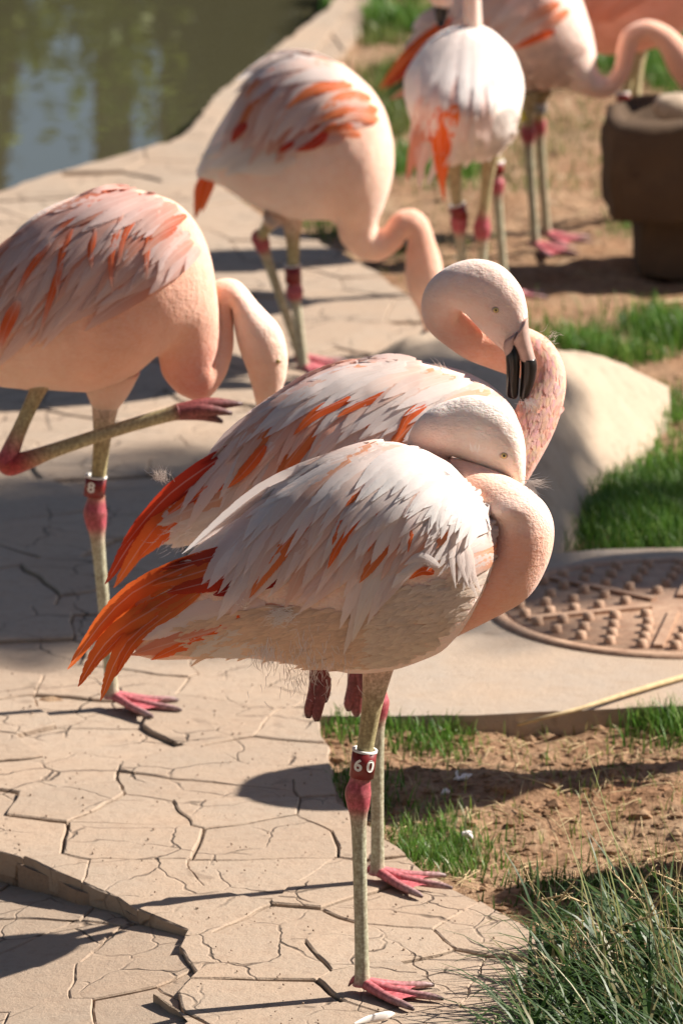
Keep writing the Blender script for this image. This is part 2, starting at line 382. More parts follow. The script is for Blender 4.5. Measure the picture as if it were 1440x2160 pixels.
def tube(mb, pts, rad, cols, seg=6, nr=14, m=1, flat_=1.):
    A = catmull(np.c_[np.asarray(pts), np.asarray(rad), np.asarray(cols)], seg); P = A[:, :3]; n = len(P)
    T = np.gradient(P, axis=0); T /= np.linalg.norm(T, axis=1)[:, None]+1e-9
    x = np.cross(T[0], [0, 1, .01]); x /= np.linalg.norm(x); v = []
    ph = np.linspace(0, 2*np.pi, nr, endpoint=False)
    for i in range(n):
        x = x-T[i]*np.dot(x, T[i]); x /= np.linalg.norm(x); y = np.cross(T[i], x)
        v.append(P[i]+max(A[i, 3], .0006)*(np.cos(ph)[:, None]*x+flat_*np.sin(ph)[:, None]*y))
    f = [[k*nr+i, k*nr+(i+1) % nr, (k+1)*nr+(i+1) % nr, (k+1)*nr+i] for k in range(n-1) for i in range(nr)]
    f += [list(range(nr))[::-1], list(range((n-1)*nr, n*nr))]
    mb.add(np.vstack(v), f, np.clip(np.repeat(A[:, 4:7], nr, 0), 0, 1), None, m)
LEG = (.50, .42, .24); SHIN = (.52, .49, .36); PINK = (.50, .12, .14); FOOT = (.68, .17, .20); DARK = (.13, .08, .08); FOOTD = (.30, .08, .08)
def foot(mb, base, ang, L=.1, z=.004, spread=.5):
    """webbed foot flat on the ground: three toes, webs and a hind toe"""
    b = np.array([base[0], base[1], z+.016]); tips = []; mids = []
    for k, (a, l) in enumerate(((spread, .88), (0, 1.), (-spread, .9))):
        d = np.array([math.cos(ang+a), math.sin(ang+a), 0]); tip = b+d*L*l; tip[2] = z+.003
        mid = b+d*L*l*.5; mid[2] = z+.007
        tube(mb, [b, mid, b+d*L*l*.86+np.array([0, 0, z+.005-b[2]]), tip], [.0085, .0065, .005, .0022], [FOOT, (.55, .2, .22), (.5, .32, .32), DARK], 4, 8)
        tips.append(tip); mids.append(d*L*l)
    for a, bb in ((0, 1), (1, 2)):
        n = 6; v = []; f = []
        for i in range(n+1):
            for j in range(5):
                t = j/4; dd = mids[a]*(1-t)+mids[bb]*t; s_ = (i/n)*(.83-.22*math.sin(math.pi*t)); p = b+dd*s_; p[2] = z+.0165-.0125*(i/n)+.002*math.sin(math.pi*t*2)*i/n; v.append(p)
        for i in range(n):
            for j in range(4): f.append([i*5+j, i*5+j+1, i*5+j+6, i*5+j+5])
        mb.add(v, f, FOOT, None, 1)
    d = np.array([math.cos(ang+math.pi), math.sin(ang+math.pi), 0])
    tube(mb, [b+np.array([0, 0, .012]), b+d*.012+np.array([0, 0, .003]), b+d*.02+np.array([0, 0, -.008])], [.005, .004, .001], [FOOT, FOOT, DARK], 3, 6)
def leg(mb, hip, ankle, base, Y0, d=0., ang=0., thigh=None, flen=.1, ground=0., da=0., spread=.5, k=1.):
    g = G(*base, ground); h = V(*hip, Y0+d); a = V(*ankle, (Y0+d+g[1])/2+da); g2 = np.array([g[0], g[1], ground+.014])
    u = (a-h); uu = (g2-a)
    P = [h-u*.12, h, h+u*.3, h+u*.72, a-u*.10, a, a+uu*.07, a+uu*.18, a+uu*.6, a+uu*.93, g2]
    rr = [.024*k, .02*k, .0135*k, .0112*k, .0145*k, .0178*k, .0152*k, .0105*k, .0092*k, .0102*k, .014*k]
    pc = (.80, .60, .48) if thigh is None else thigh
    tube(mb, P, rr, [pc, pc, LEG, LEG, PINK, PINK, PINK, SHIN, SHIN, SHIN, FOOT], 5, 16)
    foot(mb, g2, ang-R(8), flen*1.15, ground+.002, spread*1.3); return h, a, g2
def hang_foot(mb, top, tips, Y0, d, z=.0, wid=.0075):
    for tp in tips:
        a = V(*top, Y0+d); b = V(*tp, Y0+d-.01+rng.uniform(-.012, .012)); m_ = (a+b)/2+np.array([.004, 0, .002])
        tube(mb, [a, m_, b*.85+a*.15, b], [wid*1.2, wid*1.25, wid, .003], [FOOTD, FOOTD, FOOTD, DARK], 4, 8)
def text_verts(s, size):
    c = bpy.data.curves.new('numeral', 'FONT'); c.body = s; c.size = size; c.align_x = 'CENTER'; c.align_y = 'CENTER'; c.extrude = .0004; c.offset = .0006
    t = bpy.data.objects.new('numeral', c); COL.objects.link(t); dg = bpy.context.evaluated_depsgraph_get(); me = bpy.data.meshes.new_from_object(t.evaluated_get(dg))
    v = np.array([tuple(q.co) for q in me.vertices]); f = [list(p.vertices) for p in me.polygons]; bpy.data.objects.remove(t); bpy.data.meshes.remove(me); return v, f
def band(root, org, a, b, r, mat, txt=None):
    """a leg ring from point a (bottom) to b (top)"""
    ax = b-a; L = np.linalg.norm(ax); ax /= L; x = np.cross([0, -1, 0], ax); x /= np.linalg.norm(x); x = -x if x[0] < 0 else x; y = np.cross(ax, x)    # y away from camera
    def put(p): p = np.asarray(p, float); return a+p[:, :1]*x+p[:, 1:2]*y+p[:, 2:3]*ax
    v, f = lathe([(r-.003, 0), (r, 0), (r, L), (r-.003, L)], 28); o = mesh('leg_band', put(v), f, mat, root, org)
    v, f = lathe([(r-.0028, L-.004), (r-.0028, L+.0016), (r+.0006, L+.0016), (r+.0006, L-.0014)], 28); mesh('band_rim', put(v), f, MT['white'], o, org)
    if txt:
        for s, an in txt:
            tv, tf = text_verts(s, .024); th = an+tv[:, 0]/r; rr = r+.0006+tv[:, 2]
            p = np.stack([rr*np.sin(th), -rr*np.cos(th), L*.5+tv[:, 1]*.95], -1); p[:, 1] *= 1 if y[1] > 0 else -1
            mesh('numeral', put(p), tf, MT['white'], o, org, smooth=False)
    return o

PAL = {  # (root colour, tip colour) choices, weight
    'cream': [((.86, .74, .68), (.90, .84, .81), 6), ((.86, .66, .56), (.90, .80, .75), 3), ((.85, .45, .28), (.88, .74, .68), 1)],
    'pale': [((.86, .72, .68), (.89, .83, .82), 5), ((.86, .64, .57), (.89, .78, .75), 4), ((.82, .47, .37), (.86, .70, .66), 2)],
    'mix': [((.84, .62, .55), (.88, .76, .72), 5), ((.82, .26, .10), (.86, .62, .52), 2), ((.84, .50, .38), (.87, .72, .66), 4), ((.80, .18, .05), (.80, .26, .09), 1.6)],
    'hot': [((.80, .17, .05), (.82, .30, .12), 3), ((.82, .42, .28), (.85, .62, .52), 3), ((.82, .56, .47), (.85, .70, .64), 4)],
    'coral': [((.84, .15, .035), (.88, .20, .045), 1)], 'orange': [((.88, .25, .06), (.86, .16, .03), 1)],
    'red': [((.52, .035, .02), (.62, .07, .022), 1)], 'darkred': [((.36, .018, .014), (.42, .025, .016), 1)],
    'streak': [((.82, .2, .07), (.82, .17, .05), 1)], 'salmon': [((.80, .42, .32), (.82, .36, .24), 1)], 'white': [((.88, .80, .76), (.90, .87, .85), 1)], 'black': [((.05, .02, .02), (.02, .015, .015), 1)],
    'dim': [((.74, .38, .29), (.80, .60, .54), 5), ((.70, .15, .06), (.78, .48, .38), 2), ((.78, .50, .43), (.82, .66, .62), 6)]}
def pick(p):
    L = PAL[p]; t = rng.uniform(0, sum(q[2] for q in L))
    for q in L:
        t -= q[2]
        if t <= 0: break
    k = rng.uniform(.92, 1.06); return np.clip(np.array(q[0])*k, 0, .93), np.clip(np.array(q[1])*k, 0, .93)
class Bird:
    def __init__(s, base_px, label, ground=0.):
        g = G(*base_px, ground); s.Y0 = g[1]; s.org = np.array([g[0], g[1], ground]); s.root = empty('flamingo', s.org); s.mb = MB(); s.bvh = None
        tag(s.root, label, 'flamingo', 'flamingos gathered by the pond')
    def torso(s, st, **kw): 
        v, f = loft(s.mb, st, s.Y0, **kw); s.bvh = BVHTree.FromPolygons([tuple(q) for q in v], f); return s
    def depth(s, px, py):
        d = ray(px, py); h = s.bvh.ray_cast(Vector(C0), Vector(d).normalized())
        return None if h[0] is None else h[0].y
    def feather(s, pts, width, pal, lift=.002, rise=.006, name='wing_feather', fallback=None, prof=(.5, 1.0), camber=.12, mb=None, cols=None, off=0.):
        """pts: centre line measured in the photograph, root to tip; laid on the body surface"""
        C = catmull(np.asarray(pts, float), max(2, 10//(len(pts)-1))); n = len(C); T = np.gradient(C, axis=0); T /= np.linalg.norm(T, axis=1)[:, None]+1e-9; N = np.stack([-T[:, 1], T[:, 0]], -1)
        dep, nrm = [], []
        for p in C:
            h = s.bvh.ray_cast(Vector(C0), Vector(ray(*p)).normalized()); dep.append(None if h[0] is None else h[0].y); nrm.append(None if h[0] is None else np.array(h[1]))
        known = [q for q in dep if q is not None]
        fb = s.Y0+(fallback or 0.) if not known else None
        Ys = []
        for i, q in enumerate(dep):
            if q is None:
                j = [(abs(i-k), k) for k, x in enumerate(dep) if x is not None]
                q = fb if not j else dep[min(j)[1]] + (0.004*min(j)[0])
            Ys.append(q)
        kn = [q for q in nrm if q is not None]
        for i in range(n):
            if nrm[i] is None:
                j = [(abs(i-k), k) for k in range(n) if dep[k] is not None]; nrm[i] = np.array([0, -1., .3]) if not j else nrm[min(j)[1]]
            if nrm[i] @ ray(*C[i]) > 0: nrm[i] = -nrm[i]
        Ys = np.array(Ys); 
        for _ in range(2): Ys[1:-1] = (Ys[:-2]+2*Ys[1:-1]+Ys[2:])/4
        c0, c1 = pick(pal) if cols is None else cols
        v, c, u, f = [], [], [], []; m = 5 if mb is None else 3
        for i in range(n):
            t = i/(n-1); wd = width*.5*min(1, (t/.32+.12))**prof[0]*max(0, 1-max(0, (t-.3)/.71)**1.9)**prof[1]
            if i == n-1: wd = max(wd, .5)
            for j in range(m):
                x = j/(m-1)*2-1; p = C[i]+N[i]*x*wd
                lf = lift*.62+rise*.55*t+off-camber*abs(x)*wd/1400.
                yk = Ys[i]
                if dep[i] is not None and x != 0:
                    q_ = s.depth(p[0], p[1]); yk = min(max(q_, Ys[i]-.02), Ys[i]+.03) if q_ is not None else Ys[i]+abs(x)*wd/1400.*1.3
                v.append(V(p[0], p[1], yk-lf)); q = min(1, max(0, (t-.15)/.7)); c.append(c0*(1-q)+c1*q if pal != 'streak' else np.array((.84, .62, .54))*(1-math.sin(math.pi*min(1, t*1.15))**.7)+c1*math.sin(math.pi*min(1, t*1.15))**.7); u.append((j/(m-1), t))
        for i in range(n-1):
            for j in range(m-1): f.append([i*m+j, i*m+j+1, (i+1)*m+j+1, (i+1)*m+j])
        if mb is not None: mb.add(v, f, c, np.array(u)); return
        o = mesh(name, v, f, MT['feather'], s.root, s.org, True, c, u); me = o.data
        gn = np.array([tuple(q.vector) for q in me.vertex_normals]); bn = np.repeat(np.array(nrm), m, 0); sg = np.sign((gn*bn).sum()) or 1.
        if sg < 0: me.flip_normals(); gn = -gn
        side = np.tile(np.linspace(-1, 1, m), n)[:, None]
        bad = ((bn*gn).sum(1) < .35)[:, None]; bn = np.where(bad, gn, bn)
        nn = bn*.45+gn*.55+side*np.repeat(np.stack([N[:, 0], N[:, 0]*0, -N[:, 1]], -1), m, 0)*.16; nn /= np.linalg.norm(nn, axis=1)[:, None]
        
        if all(q is not None for q in dep): me.normals_split_custom_set_from_vertices(nn.tolist())
        return o
    def row(s, roots, tips, n, width, pal, lift, sag=.08, jit=8, rise=.006, name='wing_feather', **kw):
        def poly(P, t):
            P = np.asarray(P, float); d = np.r_[0, np.cumsum(np.linalg.norm(np.diff(P, axis=0), axis=1))]; d /= d[-1]
            return np.array([np.interp(t, d, P[:, 0]), np.interp(t, d, P[:, 1])])
        for i in range(n):
            t = min(1, max(0, (i+.5)/n+rng.uniform(-.25, .25)/n)); a = poly(roots, t)+NR.uniform(-jit, jit, 2); b = poly(tips, t)+NR.uniform(-jit*1.6, jit*1.6, 2)
            b = b+(b-a)*rng.uniform(-.08, .24); dv = b-a; nn = np.array([-dv[1], dv[0]]); nn = nn if nn[1] < 0 else -nn
            m_ = (a+b)/2+nn*(sag+rng.uniform(-.03, .03))
            s.feather([a, m_, b], width*rng.uniform(.6, 1.12), pal, lift+.0005*(i % 4), rise, name, **kw)
    def contour(s, region, n, L, W, flow, cols, lift=.0008, rise=.0035, jl=.35, excl=None):
        """short body feathers, far too many to tell apart"""
        mb = MB(); xs_ = [p[0] for p in region]; ys_ = [p[1] for p in region]; k = 0; tries = 0
        while k < n and tries < n*6:
            tries += 1; x, y = rng.uniform(min(xs_), max(xs_)), rng.uniform(min(ys_), max(ys_))
            if not in_poly(np.array(x), np.array(y), region): continue
            fl = flow(x, y); an = math.atan2(fl[1], fl[0])+rng.gauss(0, .16); l = L*rng.uniform(1-jl, 1+jl)
            b = (x+math.cos(an)*l, y+math.sin(an)*l); mid = ((x+b[0])/2+rng.gauss(0, l*.05), (y+b[1])/2-l*.06)
            if s.depth(x, y) is None: continue
            c = np.array(cols(x, y))*rng.uniform(.9, 1.07)
            s.feather([(x, y), mid, b], W*rng.uniform(.7, 1.2), None, lift, rise, mb=mb, cols=(np.clip(c*.92, 0, .92), np.clip(c*1.05, 0, .93)), off=rng.uniform(0, .0012)); k += 1
        if mb.n: tag(mb.build('body_plumage', MT['feather'], s.root, s.org), kind='stuff')
    def fluff(s, spots, name='down', cols=(.9, .86, .83), wid=.00032):
        """loose hair-fine down: (x, y, spread, count, length px, angle, fan)"""
        mb = MB()
        for (x, y, sp, n, L, an, fan) in spots:
            for _ in range(n):
                a = an+rng.uniform(-fan, fan); px, py = x+rng.gauss(0, sp), y+rng.gauss(0, sp*.7); dp = s.depth(px, py) or s.Y0-.03
                l = L*rng.uniform(.5, 1.2); bend = rng.gauss(0, .35); P = []
                for t in (0, .35, .7, 1): P.append(V(px+math.cos(a+bend*t)*l*t, py+math.sin(a+bend*t)*l*t, dp-.004-.006*t))
                sd = np.array([-math.sin(a), 0, -math.cos(a)]); v = []
                for t, p in zip((1, .9, .6, .2), P): v += [p-sd*wid*t, p+sd*wid*t]
                mb.add(v, [[0, 1, 3, 2], [2, 3, 5, 4], [4, 5, 7, 6]], np.array(cols)*rng.uniform(.85, 1.05))
        tag(mb.build(name, MT['straw_white'], s.root, s.org), kind='stuff')
    def eye(s, px, py, r, d, face=0):
        Yk = None
        dd = ray(px, py); h = s.hb.ray_cast(Vector(C0), Vector(dd).normalized()); Yk = h[0].y if h[0] is not None else s.Y0+d
        c = V(px, py, Yk)
        def disc(R_, z, nm, mat, par, squash=1.):
            v, f = lathe([(R_, z-.0015), (R_*.9, z+.0007), (R_*.5, z+.0014), (.0002, z+.0016)], 18); v = np.array(v); v = np.stack([v[:, 0], -v[:, 2], v[:, 1]*squash], -1)+c
            return mesh(nm, v, f, mat, par, s.org)
        disc(r*1.5, -.0002, 'eye_rim', MT['bill_base'], s.root, .8); e = disc(r, .0006, 'eye', MT['eye'], s.root); disc(r*.42, .0017, 'pupil', MT['pupil'], e)
    def finish(s): return s.mb.build('body', [MT['plum'], MT['skin'], MT['bill'], MT['bill_base']], s.root, s.org)
def ST(rows, cols):   # give stations a colour that runs through the list of colours
    n = len(rows); cols = np.array(cols, float); out = []
    for i, r in enumerate(rows):
        t = i/(n-1)*(len(cols)-1); k = min(int(t), len(cols)-2); c = cols[k]*(1-(t-k))+cols[k+1]*(t-k)
        r = list(r)+[0.]*(6-len(r)); out.append(r[:6]+list(c))
    return out
MT['straw_white'] = simple('white_down', (.86, .80, .76), .8, .2)
WHITE, PALE, PEACH, NECK, ROSE = (.87, .79, .73), (.86, .66, .57), (.85, .56, .43), (.82, .45, .32), (.79, .36, .26)

# ---- A: the sleeping bird in front, number 60
A = Bird((762, 2095), 'sleeping flamingo with head tucked into its neck, standing on one leg with ring 60')
A.torso(ST([(285, 1330, 288, 1380, .02), (345, 1225, 340, 1390, .04), (420, 1150, 420, 1388, .06), (510, 1088, 505, 1384, .085), (600, 1024, 600, 1393, .105), (700, 962, 690, 1410, .118), (800, 938, 780, 1418, .122), (880, 947, 860, 1404, .122), (950, 985, 930, 1367, .11), (1010, 1045, 985, 1307, .088), (1041, 1100, 1024, 1232, .058), (1051, 1140, 1047, 1172, .02)],
    [PEACH, PEACH, PALE, PALE, PALE, PALE, PALE]), lump=.03, seg=6, nr=48)
n0 = A.mb.n
hv, hf = loft(A.mb, ST([(900, 1200, 900, 1370, .05), (985, 1170, 1040, 1302, .05), (1010, 1150, 1112, 1258, .05), (1025, 1135, 1152, 1195, .047), (1035, 1115, 1168, 1130, .045), (1035, 1095, 1158, 1078, .042), (1022, 1078, 1125, 1040, .04), (990, 1062, 1075, 1008, .036, .02), (950, 1045, 1010, 982, .032, .035), (910, 1030, 955, 966, .028, .05), (880, 1000, 951, 964, .026, .06), (858, 955, 949, 963, .027, .066), (868, 905, 951, 962, .03, .07), (900, 868, 961, 963, .033, .07), (945, 845, 985, 975, .035, .07), (1000, 834, 1015, 992, .036, .066), (1055, 849, 1045, 1005, .034, .06), (1092, 888, 1066, 1013, .03, .056), (1107, 940, 1078, 1022, .024, .056), (1108, 990, 1086, 1032, .017, .06), (1105, 1025, 1090, 1040, .012, .066)],
    [ROSE, NECK, NECK, PALE, PEACH, NECK, NECK, PALE, (.87, .76, .68), (.87, .76, .68), (.85, .70, .60), (.82, .60, .48)]), A.Y0, seg=6, nr=40, lump=.012)
A.hb = BVHTree.FromPolygons([tuple(q) for q in hv], hf)
h, a, g = leg(A.mb, (795, 1420), (755, 1672), (764, 2098), A.Y0, -.005, R(-9), flen=.1, spread=.42)
hang_foot(A.mb, (668, 1395), [(650, 1515), (668, 1522), (686, 1482)], A.Y0, -.02)
A.finish()
band(A.root, A.org, V(762, 1638, A.Y0-.004), V(769, 1582, A.Y0-.004), .0168, MT['band'], [('6', -.42), ('0', .62)])
A.eye(1062, 961, .0042, -.02)
# tail and primaries
for pts, wd, pal in [(((520, 1150), (280, 1250), (143, 1412)), 46, 'coral'), (((500, 1160), (310, 1250), (172, 1372)), 34, 'orange'), (((490, 1180), (330, 1230), (228, 1300)), 58, 'salmon'),
    (((420, 1235), (245, 1335), (165, 1448)), 44, 'orange'), (((420, 1240), (272, 1350), (212, 1478)), 40, 'coral'), (((420, 1250), (292, 1345), (243, 1428)), 28, 'orange'), (((400, 1240), (300, 1300), (190, 1410)), 34, 'coral')]:
    A.feather(pts, wd, pal, .004, .004, 'tail_feather', prof=(.4, .8))
for pts, wd, pal in [(((600, 1290), (450, 1330), (275, 1382)), 74, 'salmon'), (((520, 1300), (420, 1345), (318, 1392)), 44, 'coral'), (((560, 1280), (420, 1300), (300, 1350)), 66, 'pale'), (((640, 1300), (500, 1335), (400, 1385)), 70, 'white'), (((600, 1340), (520, 1365), (440, 1384)), 50, 'white')]:
    A.feather(pts, wd, pal, .003, .004, 'undertail_feather')
for pts, wd, pal in [(((640, 1120), (470, 1190), (320, 1236)), 54, 'coral'), (((660, 1150), (500, 1210), (352, 1250)), 60, 'red'), (((640, 1110), (480, 1165), (338, 1200)), 40, 'red'), (((650, 1165), (560, 1215), (450, 1255)), 60, 'darkred'), (((735, 1120), (680, 1190), (642, 1262)), 60, 'darkred'), (((745, 1130), (705, 1200), (672, 1262)), 44, 'red')]:
    A.feather(pts, wd, pal, .005, .004, 'wing_feather', prof=(.4, .8))
A.row([(610, 1040), (700, 1080), (790, 1120), (850, 1150)], [(420, 1215), (480, 1272), (590, 1285), (645, 1290)], 11, 60, 'pale', .008, .07)
A.row([(830, 1090), (880, 1110), (930, 1140)], [(700, 1268), (748, 1352), (825, 1240)], 7, 48, 'pale', .0095, .05, jit=6)
A.feather([(860, 1090), (795, 1210), (742, 1354)], 48, 'white', .012, .006)
A.feather([(905, 1110), (870, 1180), (825, 1240)], 40, 'white', .013, .006); A.feather([(920, 1120), (885, 1180), (838, 1215)], 34, 'white', .0135, .006)
A.row([(640, 1000), (760, 1050), (870, 1085), (960, 1110)], [(470, 1190), (600, 1235), (730, 1235), (850, 1215)], 20, 50, 'mix', .0115, .07)
for pts, wd, pal in [(((830, 1040), (735, 1120), (690, 1200)), 30, 'coral'), (((830, 1000), (780, 1020), (728, 1068)), 30, 'coral'), (((815, 1050), (790, 1110), (776, 1165)), 26, 'coral'), (((850, 1070), (868, 1100), (860, 1165)), 18, 'coral'), (((760, 1060), (720, 1100), (700, 1150)), 22, 'coral')]:
    A.feather(pts, wd, pal, .0165, .005)
A.row([(690, 965), (800, 990), (900, 1030), (990, 1075)], [(520, 1115), (640, 1165), (750, 1180), (890, 1165)], 24, 42, 'cream', .0150, .07)
A.row([(800, 950), (890, 985), (960, 1025), (1020, 1080)], [(640, 1080), (750, 1110), (850, 1110), (940, 1130)], 24, 36, 'cream', .0175, .08)
A.row([(880, 948), (950, 985), (1010, 1040), (1042, 1100)], [(760, 1030), (860, 1065), (930, 1080), (985, 1130)], 22, 34, 'white', .0195, .08)
A.row([(740, 945), (800, 937), (860, 940)], [(430, 1135), (520, 1085), (620, 1030)], 12, 40, 'cream', .014, .05, jit=5)
A.row([(960, 1010), (1010, 1050), (1040, 1090)], [(900, 1110), (960, 1140), (990, 1150)], 12, 28, 'white', .021, .08)
# folded edge of the wing at the breast
A.row([(1042, 1095), (1048, 1130), (1040, 1180)], [(930, 1170), (945, 1200), (985, 1225)], 14, 30, 'cream', .010, .1)
A.row([(960, 1120), (975, 1140), (990, 1160)], [(960, 1215), (990, 1235), (1012, 1240)], 7, 20, 'cream', .014, -.08, jit=5)
A.feather([(925, 1195), (885, 1175), (852, 1192)], 22, 'white', .016, .003)
A.feather([(915, 1208), (890, 1205), (862, 1222)], 18, 'coral', .011, .002)
def flowA(x, y): return (-1, .3-.28*(y-1250)/150)
A.contour([(1045, 1160), (1030, 1230), (985, 1300), (930, 1362), (860, 1400), (780, 1412), (800, 1300), (840, 1240), (950, 1225)], 620, 32, 11, flowA, lambda x, y: (.87, .77, .68))
A.contour([(790, 1412), (680, 1408), (560, 1378), (420, 1384), (400, 1310), (600, 1280), (790, 1300)], 620, 44, 13, flowA, lambda x, y: (.86, .68, .54))
A.contour([(560, 1050), (700, 965), (800, 940), (880, 950), (960, 1000), (1040, 1110), (1040, 1180), (900, 1180), (700, 1200), (540, 1180)], 260, 50, 30, lambda x, y: (-1, .6), lambda x, y: (.87, .77, .71), .0005)
A.fluff([(640, 1398, 45, 220, 26, 1.5, .45), (560, 1372, 16, 90, 30, 1.6, .35), (600, 1300, 14, 200, 24, 3.0, .35), (515, 1278, 6, 20, 18, -1.6, 1.6), (1112, 1018, 7, 60, 42, .25, .6), (1000, 950, 5, 24, 18, -1.5, .6)], 'loose_down')

# ---- B: preening bird behind it
B = Bird((800, 1862), 'flamingo preening its own neck with a black tipped bill, behind the sleeping bird')
B.torso(ST([(330, 1080, 345, 1140, .02), (420, 1000, 425, 1150, .05), (500, 905, 505, 1180, .09), (580, 832, 580, 1220, .11), (680, 780, 680, 1260, .122), (800, 759, 800, 1280, .126), (900, 767, 900, 1270, .12), (990, 790, 985, 1230, .105), (1058, 832, 1040, 1170, .08), (1092, 885, 1085, 1080, .05), (1108, 940, 1105, 1000, .02)], [PEACH, PALE, PALE, PALE, PALE, PALE, NECK]), lump=.03, seg=6, nr=48)
hv, hf = loft(B.mb, ST([(1000, 1000, 1085, 1060, .045), (1050, 930, 1128, 985, .044), (1078, 880, 1163, 920, .042, .02), (1097, 840, 1186, 855, .04, .04), (1103, 818, 1193, 800, .038, .06), (1102, 803, 1183, 755, .037, .08), (1095, 797, 1155, 716, .036, .095), (1080, 793, 1110, 692, .034, .105), (1042, 780, 1060, 685, .032, .108), (985, 758, 1012, 678, .031, .104), (935, 725, 978, 662, .03, .096), (899, 690, 973, 656, .029, .088), (888, 645, 972, 652, .03, .082), (902, 600, 976, 654, .033, .078), (945, 563, 988, 668, .036, .072), (1000, 547, 1012, 695, .037, .066), (1055, 560, 1040, 722, .035, .058), (1096, 602, 1060, 740, .029, .05), (1111, 650, 1068, 748, .022, .042), (1112, 690, 1072, 752, .015, .034), (1110, 706, 1078, 752, .01, .03)],
    [ROSE, ROSE, ROSE, NECK, NECK, NECK, PEACH, PALE, PALE, PALE, PALE, (.85, .64, .55)]), B.Y0, seg=6, nr=40, lump=.012)
B.hb = BVHTree.FromPolygons([tuple(q) for q in hv], hf)
leg(B.mb, (800, 1330), (795, 1480), (796, 1862), B.Y0, .0, R(-13), flen=.1, spread=.42)
hang_foot(B.mb, (748, 1395), [(735, 1500), (752, 1512), (770, 1470)], B.Y0, -.04, wid=.0085)
B.finish()
B.eye(1045, 654, .0042, -.03)
def bill(bird, base, mid, tip, d, wid=.013, frac=.5, name='bill'):
    """two halves of the bent bill: pale base and black tip; each station is (ax, ay, bx, by, w)"""
    m1 = MB(); loft(m1, [list(q)+[d]+[.6, .42, .36] for q in base], bird.Y0, seg=5, nr=20); p = m1.build(name, MT['bill_base'], bird.root, bird.org)
    m2 = MB(); loft(m2, [list(q)+[d]+[.02, .02, .02] for q in mid], bird.Y0, seg=5, nr=20); m2.build('bill_tip', MT['bill'], p, bird.org)
    if tip:
        m3 = MB(); loft(m3, [list(q)+[d-.002]+[.02, .02, .02] for q in tip], bird.Y0, seg=5, nr=20); m3.build('lower_bill', MT['bill'], p, bird.org)
bill(B, [(1113, 668, 1082, 716, .016), (1114, 690, 1078, 722, .015), (1119, 720, 1084, 733, .0135), (1126, 748, 1092, 752, .0125), (1130, 760, 1096, 760, .0125)],
    [(1129, 756, 1097, 757, .0128), (1132, 775, 1098, 778, .013), (1127, 805, 1096, 808, .0125), (1116, 832, 1094, 835, .009), (1106, 845, 1096, 846, .004)],
    [(1086, 725, 1072, 728, .008), (1094, 745, 1066, 750, .012), (1096, 772, 1067, 775, .013), (1094, 805, 1067, 808, .012), (1092, 832, 1068, 834, .008), (1088, 840, 1076, 841, .004)], .018)
m1 = MB(); loft(m1, [list(q)+[.019, .66, .46, .39] for q in [(1090, 700, 1062, 722, .013), (1086, 716, 1060, 735, .0135), (1090, 735, 1064, 747, .013), (1094, 752, 1067, 757, .0128)]], B.Y0, seg=4, nr=16); m1.build('lower_bill_base', MT['bill_base'], B.root, B.org)
for pts, wd, pal in [(((520, 960), (330, 1080), (222, 1232)), 50, 'red'), (((540, 960), (350, 1090), (240, 1240)), 50, 'coral'), (((520, 930), (360, 1040), (255, 1160)), 40, 'red'), (((520, 980), (380, 1090), (290, 1180)), 50, 'coral'), (((500, 1000), (400, 1060), (320, 1120)), 40, 'red')]:
    B.feather(pts, wd, pal, .004, .004, 'tail_feather', prof=(.4, .8))
for pts in [((520, 1060), (420, 1100), (330, 1150)), ((540, 1080), (440, 1110), (360, 1155)), ((500, 1040), (400, 1075), (325, 1110))]: B.feather(pts, 66, 'cream', .006, .004, 'undertail_feather')
B.row([(600, 860), (720, 900), (860, 960)], [(420, 1060), (560, 1130), (700, 1150)], 14, 52, 'pale', .007, .07)
B.row([(620, 830), (760, 860), (900, 910)], [(410, 1035), (540, 1060), (740, 1080)], 18, 46, 'mix', .010, .07)
B.row([(640, 805), (780, 825), (920, 860), (1000, 900)], [(470, 960), (600, 980), (740, 960), (880, 980)], 24, 42, 'mix', .013, .07)
B.row([(720, 775), (840, 790), (950, 815), (1040, 860)], [(520, 905), (660, 910), (780, 910), (900, 930)], 24, 38, 'cream', .0155, .07)
B.row([(780, 762), (880, 775), (980, 800), (1060, 850)], [(600, 840), (720, 850), (850, 860), (960, 900)], 22, 34, 'cream', .018, .06)
B.row([(740, 766), (820, 758), (900, 764)], [(500, 905), (600, 825), (700, 790)], 10, 36, 'pale', .014, .03, jit=4)
for pts, wd in [(((740, 840), (670, 870), (618, 918)), 26), (((900, 850), (860, 880), (835, 930)), 22), (((820, 830), (760, 850), (710, 880)), 22), (((960, 840), (930, 870), (900, 900)), 20), (((560, 940), (520, 990), (480, 1030)), 24)]: B.feather(pts, wd, 'coral', .0205, .004)
B.contour([(1090, 880), (1110, 980), (1060, 1000), (980, 900), (1000, 800), (1060, 835)], 120, 40, 20, lambda x, y: (-.8, .6), lambda x, y: (.85, .66, .57))
# scaly neck feathers of B
B2 = B.bvh; B.bvh = B.hb
B.contour([(1110, 700), (1150, 718), (1190, 800), (1185, 860), (1150, 930), (1110, 1000), (1070, 930), (1110, 840), (1140, 770)], 420, 17, 9, lambda x, y: (-.35, 1) if y > 780 else (.3, 1), lambda x, y: (.84, .48+.14*rng.random(), .38+.14*rng.random()), .0002, .001)
B.bvh = B2
B.fluff([(345, 1010, 8, 70, 26, -2.2, .9), (390, 1135, 22, 90, 30, 2.5, .6), (935, 778, 6, 14, 30, -2.4, .5), (1112, 850, 10, 50, 22, .9, .7), (1160, 715, 10, 30, 16, -.5, .5)], 'loose_down')

